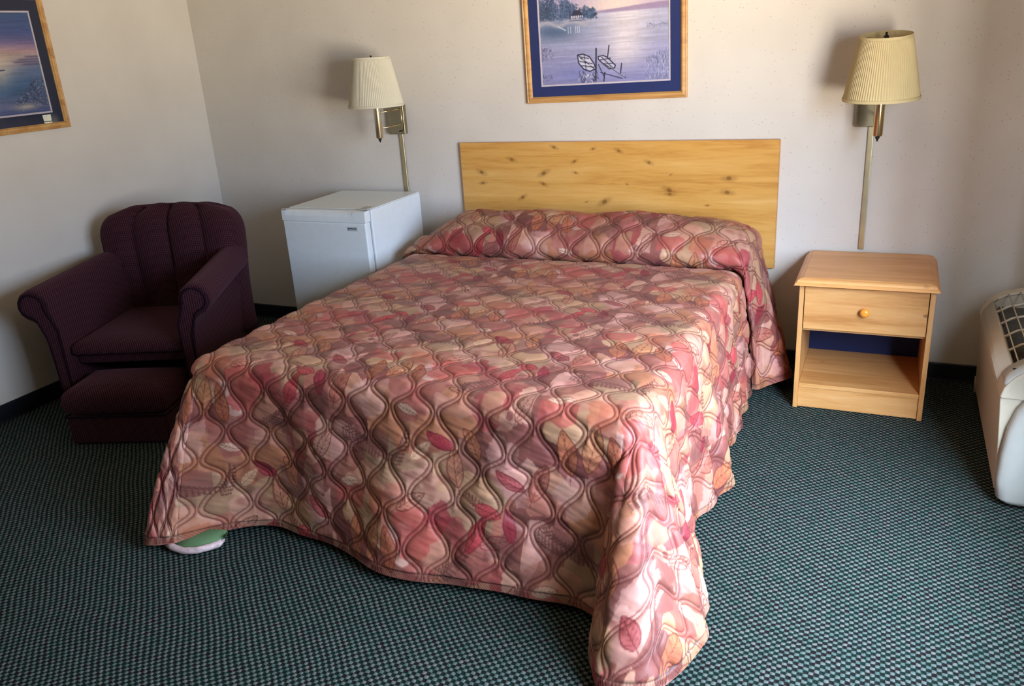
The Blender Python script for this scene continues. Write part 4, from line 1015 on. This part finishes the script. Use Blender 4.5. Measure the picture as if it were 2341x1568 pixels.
# ------------------------------------------------------------------ through-wall heater / air conditioner
def build_ptac():
    root = thing('air_conditioner', 'cream through-wall air conditioner with top grille low on the right by the nightstand', 'air conditioner', (2.10, -.64, 0))
    ox, oy = 2.10, -.64; y0, y1 = -1.085-oy, -.18-oy
    xw = WX-.001-ox
    # profile in (x from front, z)
    prof = [(1.975, .03), (1.945, .05), (1.938, .20), (1.928, .33), (1.922, .395), (1.930, .425), (1.955, .462), (1.995, .492), (2.05, .508), (2.12, .512), (2.2485, .512), (2.2485, .03)]
    prof = [(a-ox, b) for a, b in prof]
    # lower casing
    low = [(a, b) for a, b in prof if b <= .40]+[(2.2485-ox, .40)]
    cas = [prof[0], prof[1], prof[2], prof[3], (prof[4][0]+.001, .385), (prof[-1][0], .385), prof[-1]]
    bm = bmesh.new(); prism(bm, cas, lambda a, b, c: (a, c, b), (y0+.012, y1)); obj('casing', bm, MT['plastic'], root, bevel=.004)
    # top rim (frame round the grille)
    def P(t):     # point along the curved top from front lip (0) to wall (1)
        pts = prof[4:11]; L_ = [0]
        for a, b in zip(pts, pts[1:]): L_.append(L_[-1]+math.hypot(b[0]-a[0], b[1]-a[1]))
        x = t*L_[-1]
        for i in range(len(L_)-1):
            if x <= L_[i+1] or i == len(L_)-2:
                q = (x-L_[i])/(L_[i+1]-L_[i]); return (pts[i][0]+(pts[i+1][0]-pts[i][0])*q, pts[i][1]+(pts[i+1][1]-pts[i][1])*q)
    gy0, gy1 = y0+.115, y1-.06      # grille extent along the unit
    def slab(nm, ya, yb, ta, tb, th=.012, mat=MT['plastic'], par=root, lift=0, n=16):
        bm = bmesh.new(); A = []
        for k in range(n+1):
            t = ta+(tb-ta)*k/n; x, z = P(t); x2, z2 = P(min(t+.01, 1)); x1_, z1_ = P(max(t-.01, 0)); d = Vector((x2-x1_, z2-z1_)).normalized(); nx_, nz_ = -d.y, d.x
            A.append([bm.verts.new((x+nx_*q, yy, z+nz_*q)) for yy, q in ((ya, lift), (yb, lift), (yb, lift-th), (ya, lift-th))])
        for p, q in zip(A, A[1:]):
            for k in range(4): bm.faces.new((p[k], p[(k+1) % 4], q[(k+1) % 4], q[k]))
        bm.faces.new(A[0][::-1]); bm.faces.new(A[-1]); return obj(nm, bm, mat, par, True)
    cap = prof[4:11]+[(prof[10][0], .3855), (prof[4][0]+.001, .3855)]
    for ya, yb in ((gy1, y1), (y0+.0, gy0)):
        bm = bmesh.new(); prism(bm, cap, lambda a, b, c: (a, c, b), (ya, yb)); obj('top_cover', bm, MT['plastic'], root, bevel=.006)
    slab('front_lip', gy0, gy1, 0, .21, .02); slab('rear_lip', gy0, gy1, .86, 1, .02)
    for o in root.children:
        for p in o.data.polygons: pass
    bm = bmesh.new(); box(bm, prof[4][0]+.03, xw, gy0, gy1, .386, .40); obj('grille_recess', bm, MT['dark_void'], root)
    g = thing('grille', '', '', (0, 0, 0)); del g['label']; del g['category']
    bpy.data.objects.remove(g)
    gm = bmesh.new()
    # bars along the unit
    first = None
    nb = 6
    for i in range(nb):
        t = .21+(.86-.21)*(i+.5)/nb; x, z = P(t); tube(gm, [(x, gy0, z-.002), (x, gy1, z-.002)], .0026, 6)
    nc = 5
    for j in range(nc+1):
        y = gy0+(gy1-gy0)*j/nc; pts = [(P(.20+(.88-.20)*k/10)[0], y, P(.20+(.88-.20)*k/10)[1]-.006) for k in range(11)]; tube(gm, pts, .005, 6)
    for j in range(40):
        y = gy0+(gy1-gy0)*(j+.5)/40
    go = obj('grille', gm, MT['plastic'], root, True)
    # angled vanes under the grille
    vm = bmesh.new()
    for j in range(5):
        for k in range(3):
            ya = gy0+(gy1-gy0)*(j+.25+.25*k)/5; x0_, z0_ = P(.22); x1_, z1_ = P(.84)
            box(vm, x0_+.015, x1_, ya, ya+.004, .402, .45)
    obj('vane_set', vm, mat_plain('brown_grey_vanes', srgb(96, 88, 76), .6, .3), root)
    # control panel
    cp = slab('control_panel', y0+.006, gy0-.008, .10, .72, .006, MT['plastic_white'], root, .006); cp['label'] = 'raised control panel with small buttons'
    for (yy, t, wd, ln) in ((gy0-.06, .22, .006, .018), (gy0-.03, .42, .008, .008), (gy0-.045, .50, .008, .008), (gy0-.07, .46, .008, .008)):
        x, z = P(t); boxo('button', x-ln/2, x+ln/2, yy-wd/2, yy+wd/2, z+.004, z+.0085, MT['ink'], cp)
    # bulging white end cover facing the room
    bm = bmesh.new(); pe = [(1.975, .020), (1.950, .035), (1.943, .10), (1.946, .20), (1.955, .29), (1.975, .36), (2.01, .415), (2.06, .45), (2.13, .47), (2.2485, .475), (2.2485, .02)]
    pe = [(a-ox, b) for a, b in pe]; cxm, czm = 2.12-ox, .24
    cuts = [(-.002, 1.0), (-.022, 1.0), (-.034, .975), (-.040, .93), (-.043, .82)]
    rings = [[bm.verts.new((cxm+(a-cxm)*s if a < xw-.01 else a, y0+.012+c, .02+(b-.02)*s if b > .03 else .02+.0*s)) for a, b in pe] for c, s in cuts]
    for A, B in zip(rings, rings[1:]):
        for k in range(len(pe)): bm.faces.new((A[k], A[(k+1) % len(pe)], B[(k+1) % len(pe)], B[k]))
    bm.faces.new(rings[0][::-1]); bm.faces.new(rings[-1]); ec = obj('end_cover', bm, MT['plastic_white'], root, True); ec['label'] = 'bulging white end cover'
    for yy in (y1-.06, y0+.08): boxo('foot', prof[0][0]+.03, xw-.02, yy-.03, yy+.03, 0, .031, MT['dark_void'], root)
    # wall sleeve bumper at the far end
    bm = bmesh.new(); tube(bm, [(prof[1][0]+.008, y1+.006, .03), (prof[1][0]+.006, y1+.006, .10)], .012, 10); obj('corner_bumper', bm, MT['plastic'], root, True)
build_ptac()

# ------------------------------------------------------------------ unseen drape added to shade the right end of the back wall
def build_light_blocker():
    root = thing('light_blocker', 'beige curtain drawn back beside the window', 'light_blocker', (2.14, -1.34, .56))
    bm = bmesh.new(); ring = []; n = 120
    f = lambda i: (2.135+.062*math.sin(i/n*2*math.pi*5)-2.14, -1.49+.30*i/n+1.34)
    for dz in (0, 1.5): ring.append([bm.verts.new((*f(i), dz)) for i in range(n+1)])
    for i in range(n): bm.faces.new((ring[0][i], ring[0][i+1], ring[1][i+1], ring[1][i]))
    o = obj('cloth', bm, mat_plain('blocker_cloth', srgb(150, 136, 116), .9, .1), root, True); so = o.modifiers.new('s', 'SOLIDIFY'); so.thickness = .003
    bm = bmesh.new(); tube(bm, [(0, -1.95, 1.51), (0, .25, 1.51)], .012, 12); tube(bm, [(.108, .2, 1.51), (0, .2, 1.51)], .006, 8); obj('rod', bm, MT['brass'], root, True)
build_light_blocker()
